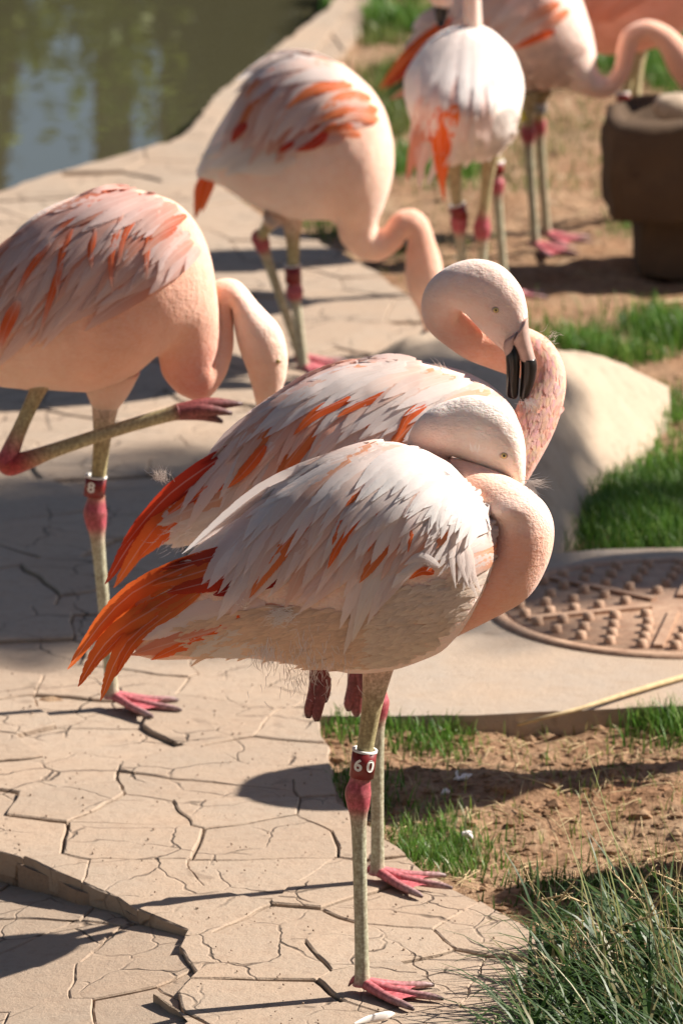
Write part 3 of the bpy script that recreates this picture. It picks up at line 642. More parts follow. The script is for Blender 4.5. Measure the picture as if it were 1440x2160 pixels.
# ---- C: bird stooping at the left, number 8, one leg lifted
Cb = Bird((238, 1488), 'stooping flamingo with one leg lifted and red ring 8 on the other')
Cb.torso(ST([(-190, 720, -180, 800, .03), (-100, 630, -100, 805, .07), (0, 523, 0, 812, .1), (80, 450, 70, 818, .115), (180, 406, 150, 822, .122), (280, 400, 230, 820, .12), (370, 428, 272, 796, .112), (424, 490, 308, 768, .094), (450, 560, 326, 752, .074), (458, 620, 333, 750, .056), (463, 680, 336, 764, .047), (464, 730, 346, 795, .042), (456, 752, 382, 832, .039), (449, 754, 432, 843, .036), (446, 745, 471, 800, .034, .01), (441, 700, 490, 745, .031, .022), (436, 650, 493, 690, .029, .03), (440, 606, 491, 658, .028, .03), (470, 588, 490, 652, .028, .03), (507, 596, 490, 657, .03, .03), (547, 642, 493, 683, .033, .03), (590, 690, 503, 728, .035, .03), (606, 743, 520, 776, .033, .03), (604, 790, 532, 816, .027, .03), (590, 835, 540, 850, .018, .03), (578, 860, 548, 870, .012, .03)],
    [PEACH, PEACH, PEACH, NECK, NECK, NECK, NECK, ROSE, ROSE, NECK, NECK, NECK, PEACH, PALE, PEACH, PEACH, (.8, .6, .5)]), lump=.025, seg=6, nr=44)
Cb.hb = Cb.bvh
leg(Cb.mb, (222, 860), (201, 1082), (238, 1488), Cb.Y0, 0, R(-14), flen=.105, k=1.05, spread=.4)
# thigh cone and lifted leg
tube(Cb.mb, [V(230, 780, Cb.Y0), V(225, 830, Cb.Y0), V(218, 870, Cb.Y0)], [.05, .034, .016], [NECK, PEACH, PEACH], 4, 16, 0)
P = [V(110, 760, Cb.Y0-.03), V(75, 835, Cb.Y0-.04), V(45, 900, Cb.Y0-.05), V(22, 955, Cb.Y0-.055), V(18, 978, Cb.Y0-.056), V(45, 975, Cb.Y0-.058), V(120, 948, Cb.Y0-.06), V(250, 905, Cb.Y0-.062), V(350, 876, Cb.Y0-.062), V(380, 868, Cb.Y0-.062)]
tube(Cb.mb, P, [.02, .0125, .0115, .015, .0185, .016, .0115, .0105, .0115, .014], [PEACH, LEG, LEG, PINK, (.45, .07, .06), (.45, .07, .06), LEG, LEG, LEG, FOOTD], 5, 16)
for tp in [(512, 852), (490, 872), (470, 890)]:
    a_, b_ = V(370, 870, Cb.Y0-.062), V(*tp, Cb.Y0-.06+rng.uniform(-.015, .015)); tube(Cb.mb, [a_, (a_+b_)/2+np.array([0, 0, .006]), b_], [.013, .0115, .003], [FOOTD, FOOTD, DARK], 4, 8)
Cb.finish()
band(Cb.root, Cb.org, V(199, 1046, Cb.Y0), V(203, 1005, Cb.Y0), .0168, MT['band'], [('8', -.35)])
Cb.eye(586, 762, .004, 0)
bill(Cb, [(600, 800, 545, 835, .013), (585, 850, 548, 865, .012), (570, 890, 540, 895, .011)], [(570, 888, 540, 893, .0115), (560, 915, 533, 918, .011), (545, 940, 530, 942, .004)], None, .03)
Cb.row([(60, 480), (140, 520), (240, 560), (330, 600)], [(-190, 740), (-80, 745), (40, 730), (170, 690)], 14, 56, 'dim', .005, .06)
Cb.row([(90, 450), (190, 490), (290, 530), (380, 570)], [(-120, 660), (0, 690), (110, 680), (250, 640)], 20, 46, 'dim', .008, .06)
Cb.row([(150, 430), (250, 460), (340, 500), (410, 550)], [(-40, 590), (70, 620), (200, 610), (330, 600)], 22, 38, 'dim', .011, .06)
Cb.row([(210, 410), (300, 430), (380, 470), (430, 530)], [(40, 520), (140, 550), (270, 550), (390, 580)], 22, 34, 'dim', .014, .06)
Cb.row([(260, 402), (330, 412), (400, 460)], [(100, 440), (210, 480), (330, 500)], 14, 30, 'dim', .016, .05)
for pts, wd in [(((90, 540), (62, 570), (45, 610)), 18), (((150, 500), (130, 540), (128, 600)), 20), (((200, 500), (192, 530), (196, 555)), 20), (((255, 490), (235, 540), (243, 590)), 18), (((120, 590), (110, 620), (92, 680)), 20), (((30, 660), (14, 690), (4, 725)), 34), (((180, 440), (150, 460), (120, 490)), 18), (((330, 480), (312, 520), (315, 570)), 18), (((290, 470), (262, 500), (256, 560)), 16)]:
    p_ = np.array(pts, float); p_[2] += (p_[2]-p_[0])*.35; p_[0] -= (p_[2]-p_[0])*.3; Cb.feather(p_, wd*.8, 'streak', .0185, .001)

# ---- D: middle bird with lowered S-shaped neck
D = Bird((640, 792), 'flamingo with lowered snaking neck and an orange tail tip, grazing beside the pond path')
D.torso(ST([(414, 362, 420, 380, .02), (440, 305, 470, 393, .05), (482, 232, 530, 432, .09), (552, 142, 590, 457, .115), (640, 111, 650, 462, .122), (730, 145, 690, 461, .12), (800, 215, 706, 468, .11), (830, 300, 712, 482, .09), (828, 370, 715, 497, .068), (812, 428, 722, 513, .05), (798, 462, 741, 533, .041), (797, 479, 771, 549, .036), (802, 483, 806, 549, .033), (813, 475, 842, 524, .031), (824, 459, 853, 508, .03), (846, 444, 858, 503, .029), (876, 443, 860, 506, .028), (902, 466, 858, 522, .028), (917, 510, 855, 552, .03), (930, 550, 854, 585, .033), (938, 595, 862, 622, .033), (934, 645, 882, 658, .026), (925, 690, 893, 692, .018)],
    [WHITE, PALE, PALE, PEACH, PEACH, PEACH, PEACH, NECK, NECK, NECK, NECK, PEACH, PEACH]), lump=.03, seg=6, nr=40)
D.hb = D.bvh
leg(D.mb, (616, 470), (621, 615), (642, 792), D.Y0, 0, R(-20), flen=.09, k=1.0)
leg(D.mb, (575, 462), (548, 502), (636, 770), D.Y0, -.04, R(-20), flen=.09, da=-.02, k=1.0)
D.finish()
band(D.root, D.org, V(619, 596, D.Y0), V(617, 560, D.Y0), .0165, MT['band'])
bill(D, [(928, 655, 890, 675, .016), (922, 690, 892, 695, .014), (912, 705, 890, 702, .0135)], [(914, 702, 890, 698, .0138), (900, 722, 880, 712, .013), (882, 742, 870, 732, .009), (868, 754, 864, 750, .003)], None, .0)
D.row([(500, 300), (560, 330), (640, 350)], [(430, 330), (450, 350), (520, 370)], 7, 40, 'white', .004, .04)
D.row([(560, 190), (620, 230), (690, 270), (740, 300)], [(460, 290), (500, 320), (580, 330), (650, 310)], 13, 36, 'dim', .007, .12)
D.row([(600, 150), (680, 190), (740, 240), (770, 290)], [(480, 250), (530, 290), (620, 290), (690, 300)], 14, 32, 'mix', .010, .14)
D.row([(640, 120), (720, 150), (780, 210), (800, 260)], [(500, 200), (570, 230), (660, 240), (720, 270)], 14, 30, 'mix', .013, .14)
D.row([(640, 115), (690, 122), (740, 160)], [(490, 195), (555, 140), (600, 170)], 8, 28, 'cream', .016, .1)
for pts, wd in [(((440, 372), (424, 410), (411, 462)), 30), (((448, 372), (436, 405), (426, 448)), 24), (((430, 372), (418, 405), (414, 440)), 20)]: D.feather(pts, wd, 'coral', .0, .0, 'tail_feather', fallback=0)
for pts, wd, pal in [(((690, 280), (660, 305), (622, 318)), 22, 'red'), (((520, 260), (500, 280), (488, 302)), 20, 'red'), (((620, 300), (600, 312), (585, 322)), 14, 'red')]: D.feather(pts, wd, pal, .019, .002)

# ---- E: bird seen from behind
E = Bird((1005, 735), 'pale flamingo seen from behind with long orange tail plumes hanging down')
E.torso(ST([(915, 338, 1042, 315, .03, -.06), (885, 300, 1078, 290, .09, -.03), (862, 250, 1096, 245, .15), (850, 200, 1104, 200, .18, .02), (858, 150, 1102, 155, .17, .05), (885, 105, 1080, 110, .13, .08), (925, 72, 1048, 75, .09, .1), (970, 56, 1020, 57, .03, .1)], [PALE, WHITE, WHITE, WHITE, WHITE]), lump=.035, seg=6, nr=44)
loft(E.mb, ST([(970, 100, 1018, 100, .024, .1), (976, 40, 1015, 40, .02, .1), (977, -20, 1012, -20, .018, .1), (973, -70, 1006, -85, .018, .1), (955, -90, 965, -130, .018, .1), (944, -75, 918, -115, .022, .1), (948, -45, 892, -65, .026, .1), (955, -10, 900, -12, .024, .1), (955, 12, 914, 12, .016, .1)], [PALE, PALE, PEACH, PALE]), E.Y0, seg=5, nr=28)
leg(E.mb, (955, 340), (967, 465), (985, 735), E.Y0, 0, R(60), flen=.09, thigh=LEG)
leg(E.mb, (1034, 320), (1016, 480), (1018, 735), E.Y0, 0, R(60), flen=.09, thigh=LEG)
E.finish(); band(E.root, E.org, V(970, 462, E.Y0), V(963, 432, E.Y0), .017, MT['band'])
bill(E, [(952, 5, 916, 5, .014), (945, 18, 915, 16, .012)], [(946, 14, 914, 12, .0125), (942, 40, 918, 38, .011), (934, 58, 924, 57, .003)], None, .1)
E.row([(900, 180), (960, 190), (1020, 190)], [(860, 380), (900, 360), (960, 340)], 9, 36, 'pale', .006, .02)
E.row([(900, 130), (960, 130), (1040, 140)], [(870, 280), (930, 290), (1030, 300)], 14, 40, 'pale', .010, .02)
E.row([(920, 80), (980, 70), (1050, 90)], [(870, 190), (950, 220), (1070, 220)], 16, 40, 'white', .013, .02)
for pts, wd, pal in [(((930, 220), (925, 300), (936, 425)), 34, 'orange'), (((950, 230), (940, 300), (940, 380)), 26, 'coral'), (((915, 230), (880, 300), (857, 382)), 34, 'salmon'), (((930, 230), (900, 290), (875, 360)), 24, 'coral'), (((960, 220), (950, 270), (930, 330)), 28, 'orange')]: E.feather(pts, wd, pal, .013, .006, 'tail_feather')
E.contour([(940, 335), (1040, 310), (1080, 280), (1095, 220), (1000, 260)], 120, 30, 22, lambda x, y: (-.3, 1), lambda x, y: (.88, .80, .75))

# ---- F: walking bird behind, neck in a swan curve
Fb = Bird((1135, 535), 'rosy flamingo with red wing tips and an S-curved neck, beside the stone trough', DIRT_Z)
Fb.torso(ST([(850, 100, 870, 150, .03), (920, 5, 945, 180, .07), (1000, -80, 1020, 190, .1), (1080, -120, 1080, 192, .115), (1150, -110, 1130, 189, .115), (1210, -30, 1165, 186, .1), (1244, 50, 1190, 186, .075), (1255, 110, 1205, 191, .055), (1259, 148, 1226, 199, .042), (1275, 162, 1255, 207, .034), (1289, 154, 1290, 201, .03), (1297, 130, 1322, 165, .028), (1301, 95, 1340, 112, .026), (1316, 62, 1346, 92, .025), (1360, 42, 1362, 83, .025), (1405, 54, 1381, 96, .027), (1440, 82, 1396, 120, .03), (1470, 120, 1415, 160, .032), (1480, 170, 1440, 190, .025)], [PEACH, PALE, PALE, PALE, PEACH, NECK, NECK, NECK, NECK]), lump=.03, seg=6, nr=40)
leg(Fb.mb, (1115, 200), (1112, 275), (1128, 530), Fb.Y0, -.02, R(-25), flen=.1, ground=DIRT_Z, thigh=LEG)
leg(Fb.mb, (1140, 200), (1135, 258), (1152, 508), Fb.Y0, .03, R(-20), flen=.1, ground=DIRT_Z, thigh=LEG)
Fb.finish(); band(Fb.root, Fb.org, V(1110, 252, Fb.Y0), V(1109, 228, Fb.Y0), .015, MT['yellow']); band(Fb.root, Fb.org, V(1136, 238, Fb.Y0+.03), V(1137, 220, Fb.Y0+.03), .016, MT['grey'])
bill(Fb, [(1482, 150, 1432, 175, .014), (1480, 190, 1440, 195, .012)], [(1478, 188, 1441, 192, .012), (1460, 215, 1435, 212, .004)], None, 0)
for pts, wd, pal in [(((960, 40), (870, 110), (797, 190)), 34, 'coral'), (((960, 60), (880, 130), (805, 192)), 26, 'red'), (((980, 90), (890, 150), (815, 198)), 22, 'black'), (((990, 110), (900, 170), (820, 210)), 34, 'salmon'), (((950, 20), (900, 40), (868, 60)), 36, 'pale')]: Fb.feather(pts, wd, pal, .003, .003, 'tail_feather')
Fb.row([(1020, -20), (1100, 10), (1180, 40)], [(930, 90), (1000, 110), (1090, 100)], 12, 34, 'mix', .006, .05)
Fb.row([(1060, -60), (1140, -30), (1200, 20)], [(960, 40), (1050, 60), (1130, 70)], 12, 32, 'mix', .009, .06)
for pts, wd in [(((1170, 65), (1130, 80), (1085, 102)), 16), (((1150, 75), (1110, 90), (1080, 104)), 14)]: Fb.feather(pts, wd, 'coral', .014, .002)
Fb.contour([(1090, 110), (1180, 80), (1240, 100), (1200, 180), (1090, 185)], 90, 28, 18, lambda x, y: (-1, .2), lambda x, y: (.85, .66, .57))

# ---- G: bird hidden behind E, only a leg in view
Gb = Bird((1064, 632), 'flamingo hidden behind the pale one, only its slender leg showing', DIRT_Z)
Gb.torso(ST([(930, 300, 1050, 290, .03, -.02), (900, 250, 1075, 245, .1), (895, 200, 1075, 200, .13), (900, 150, 1070, 155, .12), (930, 110, 1050, 112, .08), (960, 96, 1020, 97, .03)], [PALE, PALE, PALE]), lump=.03, seg=5, nr=30)
leg(Gb.mb, (1046, 300), (1046, 385), (1064, 632), Gb.Y0, 0, R(40), flen=.09, ground=DIRT_Z, thigh=LEG); Gb.finish()
band(Gb.root, Gb.org, V(1046, 366, Gb.Y0), V(1046, 340, Gb.Y0), .0165, MT['band'])
# ---- H: salmon bird beyond the trough
H = Bird((1328, 468), 'deep salmon flamingo standing beyond the stone trough', DIRT_Z)
SAL = (.78, .36, .26)
H.torso(ST([(1205, -40, 1215, 30, .04), (1235, -130, 1240, 104, .09), (1310, -190, 1315, 116, .12), (1400, -190, 1400, 92, .12), (1470, -150, 1460, 50, .1), (1540, -80, 1520, 20, .07), (1580, -70, 1560, 0, .04), (1600, -120, 1575, -110, .035), (1590, -180, 1560, -170, .03), (1630, -220, 1600, -255, .03), (1680, -180, 1640, -170, .03), (1690, -130, 1665, -125, .02)], [SAL, SAL, SAL, SAL, SAL, SAL, NECK]), lump=.03, seg=5, nr=36)
leg(H.mb, (1334, 110), (1315, 222), (1328, 468), H.Y0, 0, R(-20), flen=.09, ground=DIRT_Z, thigh=LEG); leg(H.mb, (1345, 110), (1338, 250), (1352, 478), H.Y0, .04, R(-20), flen=.09, ground=DIRT_Z, thigh=LEG)
H.finish(); band(H.root, H.org, V(1314, 212, H.Y0), V(1313, 195, H.Y0), .0165, MT['band'])
H.row([(1300, -60), (1380, -30)], [(1225, 20), (1270, 50)], 6, 44, 'salmon', .006, .05)

# birds beyond the right edge: their shadows fall into the view
def copy_tree(o, parent=None):
    c = o.copy(); COL.objects.link(c); c.parent = parent
    for ch in list(o.children): copy_tree(ch, c)
    return c
for (px, py), rz, lab in [((1850, 1590), .1, 'stooping flamingo beyond the concrete pad, casting its shadow over the muddy strip'), ((2340, 1165), 0, 'stooping flamingo on the lawn, casting its shadow over the manhole cover'), ((2470, 1790), 0, 'stooping flamingo beyond the grass clump, casting its shadow over bare earth')]:
    o = copy_tree(Cb.root); g = G(px, py, DIRT_Z); o.location = (g[0], g[1], DIRT_Z); o.rotation_euler.z = rz; o['label'] = lab

# ------------------------------------------------------------------ boulder, trough, rocks
def rock(name, c, rad, mat, seed, label=None, cat='rock', amp=.18, sub=4, pw=.8, group=None):
    bm = bmesh.new(); bmesh.ops.create_icosphere(bm, subdivisions=sub, radius=1); v = np.array([tuple(q.co) for q in bm.verts]); f = [[q.index for q in p.verts] for p in bm.faces]; bm.free()
    v = np.sign(v)*np.abs(v)**pw; v *= (1+amp*fbm(v*1.1+seed*5.3, 3)+.02*fbm(v*7+seed, 3))[:, None]
    o = mesh(name, v*np.array(rad)+np.array(c), f, mat, None, (c[0], c[1], c[2]-rad[2]))
    if label: tag(o, label, cat, group)
    return o
bx_ = np.linspace(-.12, .64, 70); by_ = np.linspace(9.98, 11.35, 90); BX, BY = np.meshgrid(bx_, by_)
P1, P2, P3 = np.array([.375, 10.08, 0]), np.array([.555, 10.72, 0]), np.array([.425, 10.78, .185])
nA = np.cross(P2-P1, P3-P1); wob = .03*fbm(np.stack([BX*5, BY*3, BX*0+9], -1), 3)
pl = [-(nA[0]*(BX-P1[0])+nA[1]*(BY-P1[1]))/nA[2]+wob, .19-.06*(BY-10.75)-.05*(BX-.4)+wob*.5, (11.25-BY)*.7+wob, (BX+.06)*1.1+wob, (BY-10.02)*.5+wob]
BZ = -np.log(sum(np.exp(-q*38) for q in pl))/38+.02; BZ = np.maximum(BZ+.003*fbm(np.stack([BX*40, BY*40, BX*0], -1), 3), -.1)+DIRT_Z
k_ = np.arange(70*90).reshape(90, 70); fb_ = np.stack([k_[:-1, :-1], k_[:-1, 1:], k_[1:, 1:], k_[1:, :-1]], -1).reshape(-1, 4)
tag(mesh('boulder', np.stack([BX, BY, BZ], -1).reshape(-1, 3), fb_, MT['rock'], None, (.35, 10.6, DIRT_Z)), 'smooth tan boulder between the birds and the bright grass', 'rock')
yt = G(1400, 600, DIRT_Z)[1]
tr = tag(empty('stone_trough', V(1440, 600, yt)), 'dark rough stone trough on a narrower pedestal, facing side in shade', 'trough')
def rough_box(name, p0, p1, y0, y1, mat, parent, seed, hollow=0):
    bm = bmesh.new(); bmesh.ops.create_cube(bm, size=2); bmesh.ops.subdivide_edges(bm, edges=bm.edges[:], cuts=14, use_grid_fill=True)
    v = np.array([tuple(q.co) for q in bm.verts]); f = [[q.index for q in p.verts] for p in bm.faces]; bm.free()
    L = np.linalg.norm(v, axis=1)[:, None]; v = v*(1-.10*np.clip((L-1.42), 0, 1)*1.6)
    a = np.array([p0[0], y0, p1[2]]); b = np.array([p1[0], y1, p0[2]]); h = (b-a)/2; c = (a+b)/2
    if hollow: 
        m = (v[:, 2] > .95) & (np.abs(v[:, 0]) < .8) & (np.abs(v[:, 1]) < .68); v[m, 2] -= hollow
    p = v*h+c; p = p+.012*np.stack([fbm(p*9+seed, 3), fbm(p*9+seed+20, 3), fbm(p*9+seed+40, 3)], -1)
    return mesh(name, p, f, mat, parent, tuple(parent.location))
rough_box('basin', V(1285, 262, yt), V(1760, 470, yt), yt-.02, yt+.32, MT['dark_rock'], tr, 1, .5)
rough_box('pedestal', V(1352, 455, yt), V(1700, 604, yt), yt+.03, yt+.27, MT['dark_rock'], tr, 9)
cr = V(1418, 232, yt+.07); rock('rock', (cr[0], cr[1], cr[2]+.002), (.045, .035, .03), MT['rock'], 8, 'small pale rock lying on the rim of the stone trough', amp=.2, sub=3)
c_ = G(845, 522, DIRT_Z); rock('rock', (c_[0], c_[1], DIRT_Z+.012), (.018, .03, .025), simple('black_lump', (.02, .018, .016), .8, .2), 4, 'small black lump on the earth beside the flagstone edge', amp=.2, sub=2)  # small black lump set at an unidentified dark spot
# loose stones between path and pad
for k, (px, py, r_) in enumerate([(655, 1520, .03), (690, 1545, .022), (672, 1500, .026), (705, 1512, .02)]):
    c_ = G(px, py, -.03); rock('rock', (c_[0], c_[1], -.035), (r_*1.2, r_, r_), MT['rock'], k+20, 'brown stone wedged in the gap between flagstones and concrete pad', amp=.25, sub=3, group='stones in the gap')
def stick(name, pts, r0, r1, mat, label, cat):
    mb = MB(); P = [np.array(p) for p in pts]; n = len(P); tube(mb, P, np.linspace(r0, r1, n), [(1, 1, 1)]*n, 5, 7, 0); o = mb.build(name, mat, None, tuple(P[0])); return tag(o, label, cat)
stick('dry_reed', [G(1060, 1538, -.035), G(1130, 1518, .0), G(1220, 1495, .012), G(1320, 1463, .012), G(1450, 1425, .01), G(1560, 1400, .008)], .0022, .006, MT['straw'], 'long dry straw stalk lying across the concrete pad edge', 'straw')
stick('stick', [G(1395, 640, DIRT_Z+.02), G(1440, 636, DIRT_Z+.02), G(1500, 632, DIRT_Z+.02)], .006, .006, MT['straw'], 'short pale stick in the shade of the stone trough', 'stick')
# fallen feather under the front foot
mb = MB(); P = [G(745, 2160, .012), G(775, 2150, .012), G(815, 2142, .012), G(832, 2138, .01)]; tube(mb, P, [.001, .005, .006, .001], [(.9, .88, .86)]*4, 5, 8, 0, .2)
tag(mb.build('fallen_feather', MT['straw_white'], None, tuple(P[0])), 'fallen white feather on the paving beside the front pink foot', 'feather')
for px, py, s_ in [(975, 1660, .014), (940, 1690, .008), (1400, 700 + 160, .012), (985, 1780, .01)]:
    c_ = G(px, py, DIRT_Z); mb = MB()
    for _ in range(14):
        a_ = np.array([c_[0], c_[1], DIRT_Z+.012])+NR.normal(0, s_*.3, 3)*[1, 1, .2]; b_ = a_+NR.normal(0, s_*.5, 3)*[1, 1, .4]+[0, 0, s_*.3]; tube(mb, [a_, (a_+b_)/2+[0, 0, .003], b_], [.001, .003, .0005], [(1, 1, 1)]*3, 2, 5, 0)
    tag(mb.build('down_tuft', MT['straw_white'], None, tuple(c_)), 'small tuft of white down shed on the brown earth', 'feather', 'tufts of shed down')

# ------------------------------------------------------------------ grass and litter
def blades(name, items, label, mat=None, seg=4):
    """items: base xyz, direction angle, lean, length, width, colour"""
    n = len(items); V_ = np.zeros((n, (seg+1)*2, 3)); Cc = np.zeros((n, (seg+1)*2, 3))
    for k, (b, an, lean, L, wd, c) in enumerate(items):
        d = np.array([math.cos(an), math.sin(an), 0]); s_ = np.array([-d[1], d[0], 0]); tw = rng.uniform(-.7, .7); s_ = s_*math.cos(tw)+d*math.sin(tw)
        p = np.array(b, float); th = rng.uniform(.0, .25)
        for i in range(seg+1):
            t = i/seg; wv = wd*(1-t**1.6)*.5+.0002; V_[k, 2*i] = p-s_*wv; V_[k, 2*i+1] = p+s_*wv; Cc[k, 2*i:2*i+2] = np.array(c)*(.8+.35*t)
            p = p+(d*math.sin(th)+np.array([0, 0, math.cos(th)]))*L/seg; th += lean/seg
            p[2] = max(p[2], b[2]+.003)
    f = (np.array([[2*i, 2*i+1, 2*i+3, 2*i+2] for i in range(seg)])[None]+(np.arange(n)*(seg+1)*2)[:, None, None]).reshape(-1, 4)
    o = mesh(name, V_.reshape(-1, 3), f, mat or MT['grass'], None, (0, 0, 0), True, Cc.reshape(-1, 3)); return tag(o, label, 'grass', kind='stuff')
GREENS = [(.10, .22, .03), (.13, .27, .04), (.07, .16, .025), (.18, .27, .06)]
def patch(poly, n, L, wd, z=DIRT_Z, lean=1.2, cols=GREENS, clump=.5, name='grass', label='short green grass on the earth'):
    P = [G(*p, z)[:2] for p in poly]; x0, x1 = min(p[0] for p in P), max(p[0] for p in P); y0, y1 = min(p[1] for p in P), max(p[1] for p in P); it = []; m = n*3
    x = NR.uniform(x0, x1, m); y = NR.uniform(y0, y1, m); ok = in_poly(x, y, P) & (fbm(np.stack([x*7, y*7, x*0+1], -1), 3) > NR.uniform(-1.6, .2+clump, m)*clump)
    x = x+NR.normal(0, .028, m); y = y+NR.normal(0, .05, m); ok &= ~in_poly(x, y, upper) & ~in_poly(x, y, PADP)
    zz = DIRT_Z + .016*fbm(np.stack([x*3, y*3, x*0], -1), 4) + .007*fbm(np.stack([x*17, y*17, x*0+3], -1), 3) if z == DIRT_Z else np.full(m, z)
    for i in np.nonzero(ok)[0][:n]: it.append(((x[i], y[i], zz[i]-.004), rng.uniform(0, 6.28), rng.uniform(.2, lean), L*rng.uniform(.3, 1.25), wd*rng.uniform(.6, 1.3), np.array(rng.choice(cols))*rng.uniform(.75, 1.2)))
    return blades(name, it, label, seg=3)
patch([(1165, 1172), (1215, 1105), (1260, 1040), (1360, 1000), (1480, 990), (1480, 1165), (1300, 1168)], 5200, .05, .0032, clump=.25, label='bright green grass behind the concrete pad')
patch([(1110, 700), (1120, 655), (1260, 670), (1480, 700), (1480, 745), (1330, 770), (1240, 760)], 4200, .055, .004, clump=.3, label='shaded green grass strip above the boulder')
patch([(1310, 850), (1420, 840), (1460, 900), (1370, 930)], 900, .035, .003, label='thin grass beside the boulder')
patch([(1340, 950), (1480, 930), (1480, 1010), (1300, 1030)], 500, .03, .003, clump=.7, label='sparse grass right of the boulder')
patch([(815, 1770), (860, 1735), (960, 1760), (1045, 1790), (1030, 1830), (960, 1850), (880, 1830)], 1500, .035, .0026, clump=.3, cols=GREENS+[(.3, .32, .16)], label='grass tuft by the edge of the flagstones')
patch([(700, 1590), (705, 1530), (960, 1535), (950, 1600), (800, 1620)], 1100, .04, .0026, clump=.4, label='grass in the shade below the concrete pad')
patch([(1310, 1500), (1480, 1495), (1480, 1600), (1370, 1560)], 900, .05, .003, clump=.3, label='grass growing against the right of the concrete edge')
patch([(820, 1520), (1300, 1510), (1440, 1700), (1300, 1850), (1050, 1850), (860, 1700)], 420, .03, .0022, clump=.6, cols=[(.3, .32, .1), (.2, .28, .06), (.4, .33, .16)], label='scattered grass sprouts on bare earth')
patch([(1000, 1900), (1150, 1860), (1440, 1870), (1440, 1960), (1180, 1975)], 900, .035, .003, clump=.4, cols=[(.05, .1, .02), (.08, .14, .03)], label='shaded grass on the earth by the long clump')  # darker greens than the other patches: shade put into the blade colour
patch([(700, 1700), (740, 1660), (830, 1640), (830, 1690), (760, 1710)], 250, .04, .0026, label='grass at the corner of the path')
patch([(375, 350), (470, 375), (560, 430), (720, 520), (700, 470), (480, 320), (430, 330)], 2600, .05, .004, clump=.3, label='grass verge along the far path')
patch([(780, 420), (860, 300), (880, 120), (760, 40), (760, 150), (840, 330)], 2600, .05, .005, clump=.35, cols=[(.16, .2, .05), (.22, .24, .08), (.12, .18, .04)], label='dry green grass beyond the birds')
patch([(740, 60), (900, 70), (900, -60), (700, -60)], 2200, .08, .007, clump=.2, label='grass at the far bank')
patch([(800, 400), (1010, 400), (1010, 320), (820, 320)], 1500, .05, .004, clump=.3, label='grass under the pale bird')
patch([(1240, 150), (1440, 210), (1480, 80), (1250, 90)], 2000, .06, .005, clump=.3, label='green grass beyond the trough')
patch([(860, 420), (1290, 420), (1250, 180), (1150, 160)], 900, .04, .004, clump=.7, cols=[(.3, .28, .12), (.22, .24, .08)], label='sparse dry grass behind the birds')
patch([(760, 580), (1050, 560), (1050, 420), (800, 440)], 350, .03, .003, clump=.7, cols=[(.25, .27, .1), (.4, .33, .18)], label='thin dry grass between the birds')
patch([(1290, 480), (1350, 470), (1350, 500), (1300, 500)], 220, .03, .003, label='grass at the foot of the trough')
# long-bladed clump in the corner
it = []
for k in range(1500):
    px, py = rng.uniform(1090, 1560), rng.uniform(2010, 2420)
    if px < 1200+(2120-py)*1.0 and rng.random() < .85: continue
    b = G(px, py, DIRT_Z); far = rng.random(); an = rng.gauss(R(165), .8) if far < .75 else rng.uniform(0, 6.28)
    it.append(((b[0], b[1], DIRT_Z), an, rng.uniform(.7, 2.4), rng.uniform(.06, .22), rng.uniform(.005, .0095), rng.choice([(.03, .07, .018), (.04, .085, .02), (.055, .10, .025), (.05, .095, .03), (.07, .12, .03), (.22, .19, .09)])))
blades('grass', it, 'long bladed dark green grass clump spilling over the paving corner', seg=6)
it = []
for k in range(28):
    px, py = rng.uniform(1180, 1520), rng.uniform(2020, 2330); b = G(px, py, DIRT_Z)
    it.append(((b[0], b[1], DIRT_Z), rng.uniform(1.2, 4.2), rng.uniform(.1, .9), rng.uniform(.2, .36), .0026, rng.choice([(.5, .42, .22), (.42, .38, .18), (.25, .28, .1)])))
blades('grass', it, 'tall pale seeding grass stalks rising from the clump', seg=7)
mb = MB()
for k in range(34):   # seed heads
    px, py = rng.uniform(1110, 1450), rng.uniform(1820, 2150); c_ = V(px, py, G(px, 2130, 0)[1]+rng.uniform(-.1, .2)*.3); an = rng.uniform(0, 3.14); L = rng.uniform(.02, .04)
    d = np.array([math.cos(an), rng.uniform(-.4, .4), math.sin(an)]); tube(mb, [c_-d*L, c_, c_+d*L], [.0005, .0014, .0003], [(.55, .47, .26)]*3, 5, 5, 0)
    for q in range(10):
        p = c_+d*L*(q/5-1); e_ = p+np.array([NR.normal(0, .004), NR.normal(0, .004), NR.normal(0, .004)])+d*.004; tube(mb, [p, (p+e_)/2, e_], [.0003, .0008, .0002], [(.6, .5, .3)]*3, 1, 4, 0)
tag(mb.build('seed_heads', MT['straw']), 'pale seed heads among the long grass clump', 'grass', kind='stuff')
# litter on the earth
mb = MB()
for k in range(650):
    px, py = rng.uniform(700, 1460), rng.choice([rng.uniform(1520, 1900), rng.uniform(1520, 1900), rng.uniform(100, 800), rng.uniform(800, 1150)])
    c_ = G(px, py, DIRT_Z); 
    if in_poly(np.array(c_[0]), np.array(c_[1]), [p[:2] for p in pp]) or in_poly(np.array(c_[0]), np.array(c_[1]), upper): continue
    zc = DIRT_Z + .016*fbm(np.array([c_[0]*3, c_[1]*3, 0]), 4) + .007*fbm(np.array([c_[0]*17, c_[1]*17, 3]), 3); c_[2] = zc+.003
    an = rng.uniform(0, 3.14); L = rng.uniform(.006, .035); d = np.array([math.cos(an)*L, math.sin(an)*L, rng.uniform(-.002, .008)]); r_ = rng.uniform(.0004, .0011)
    tube(mb, [c_-d, c_+[0, 0, .003], c_+d], [r_*.6, r_, r_*.4], [(1, 1, 1)]*3, 2, 4, 0)
tag(mb.build('straw_litter', MT['straw']), 'bits of dry straw strewn over the earth', 'straw', kind='stuff')
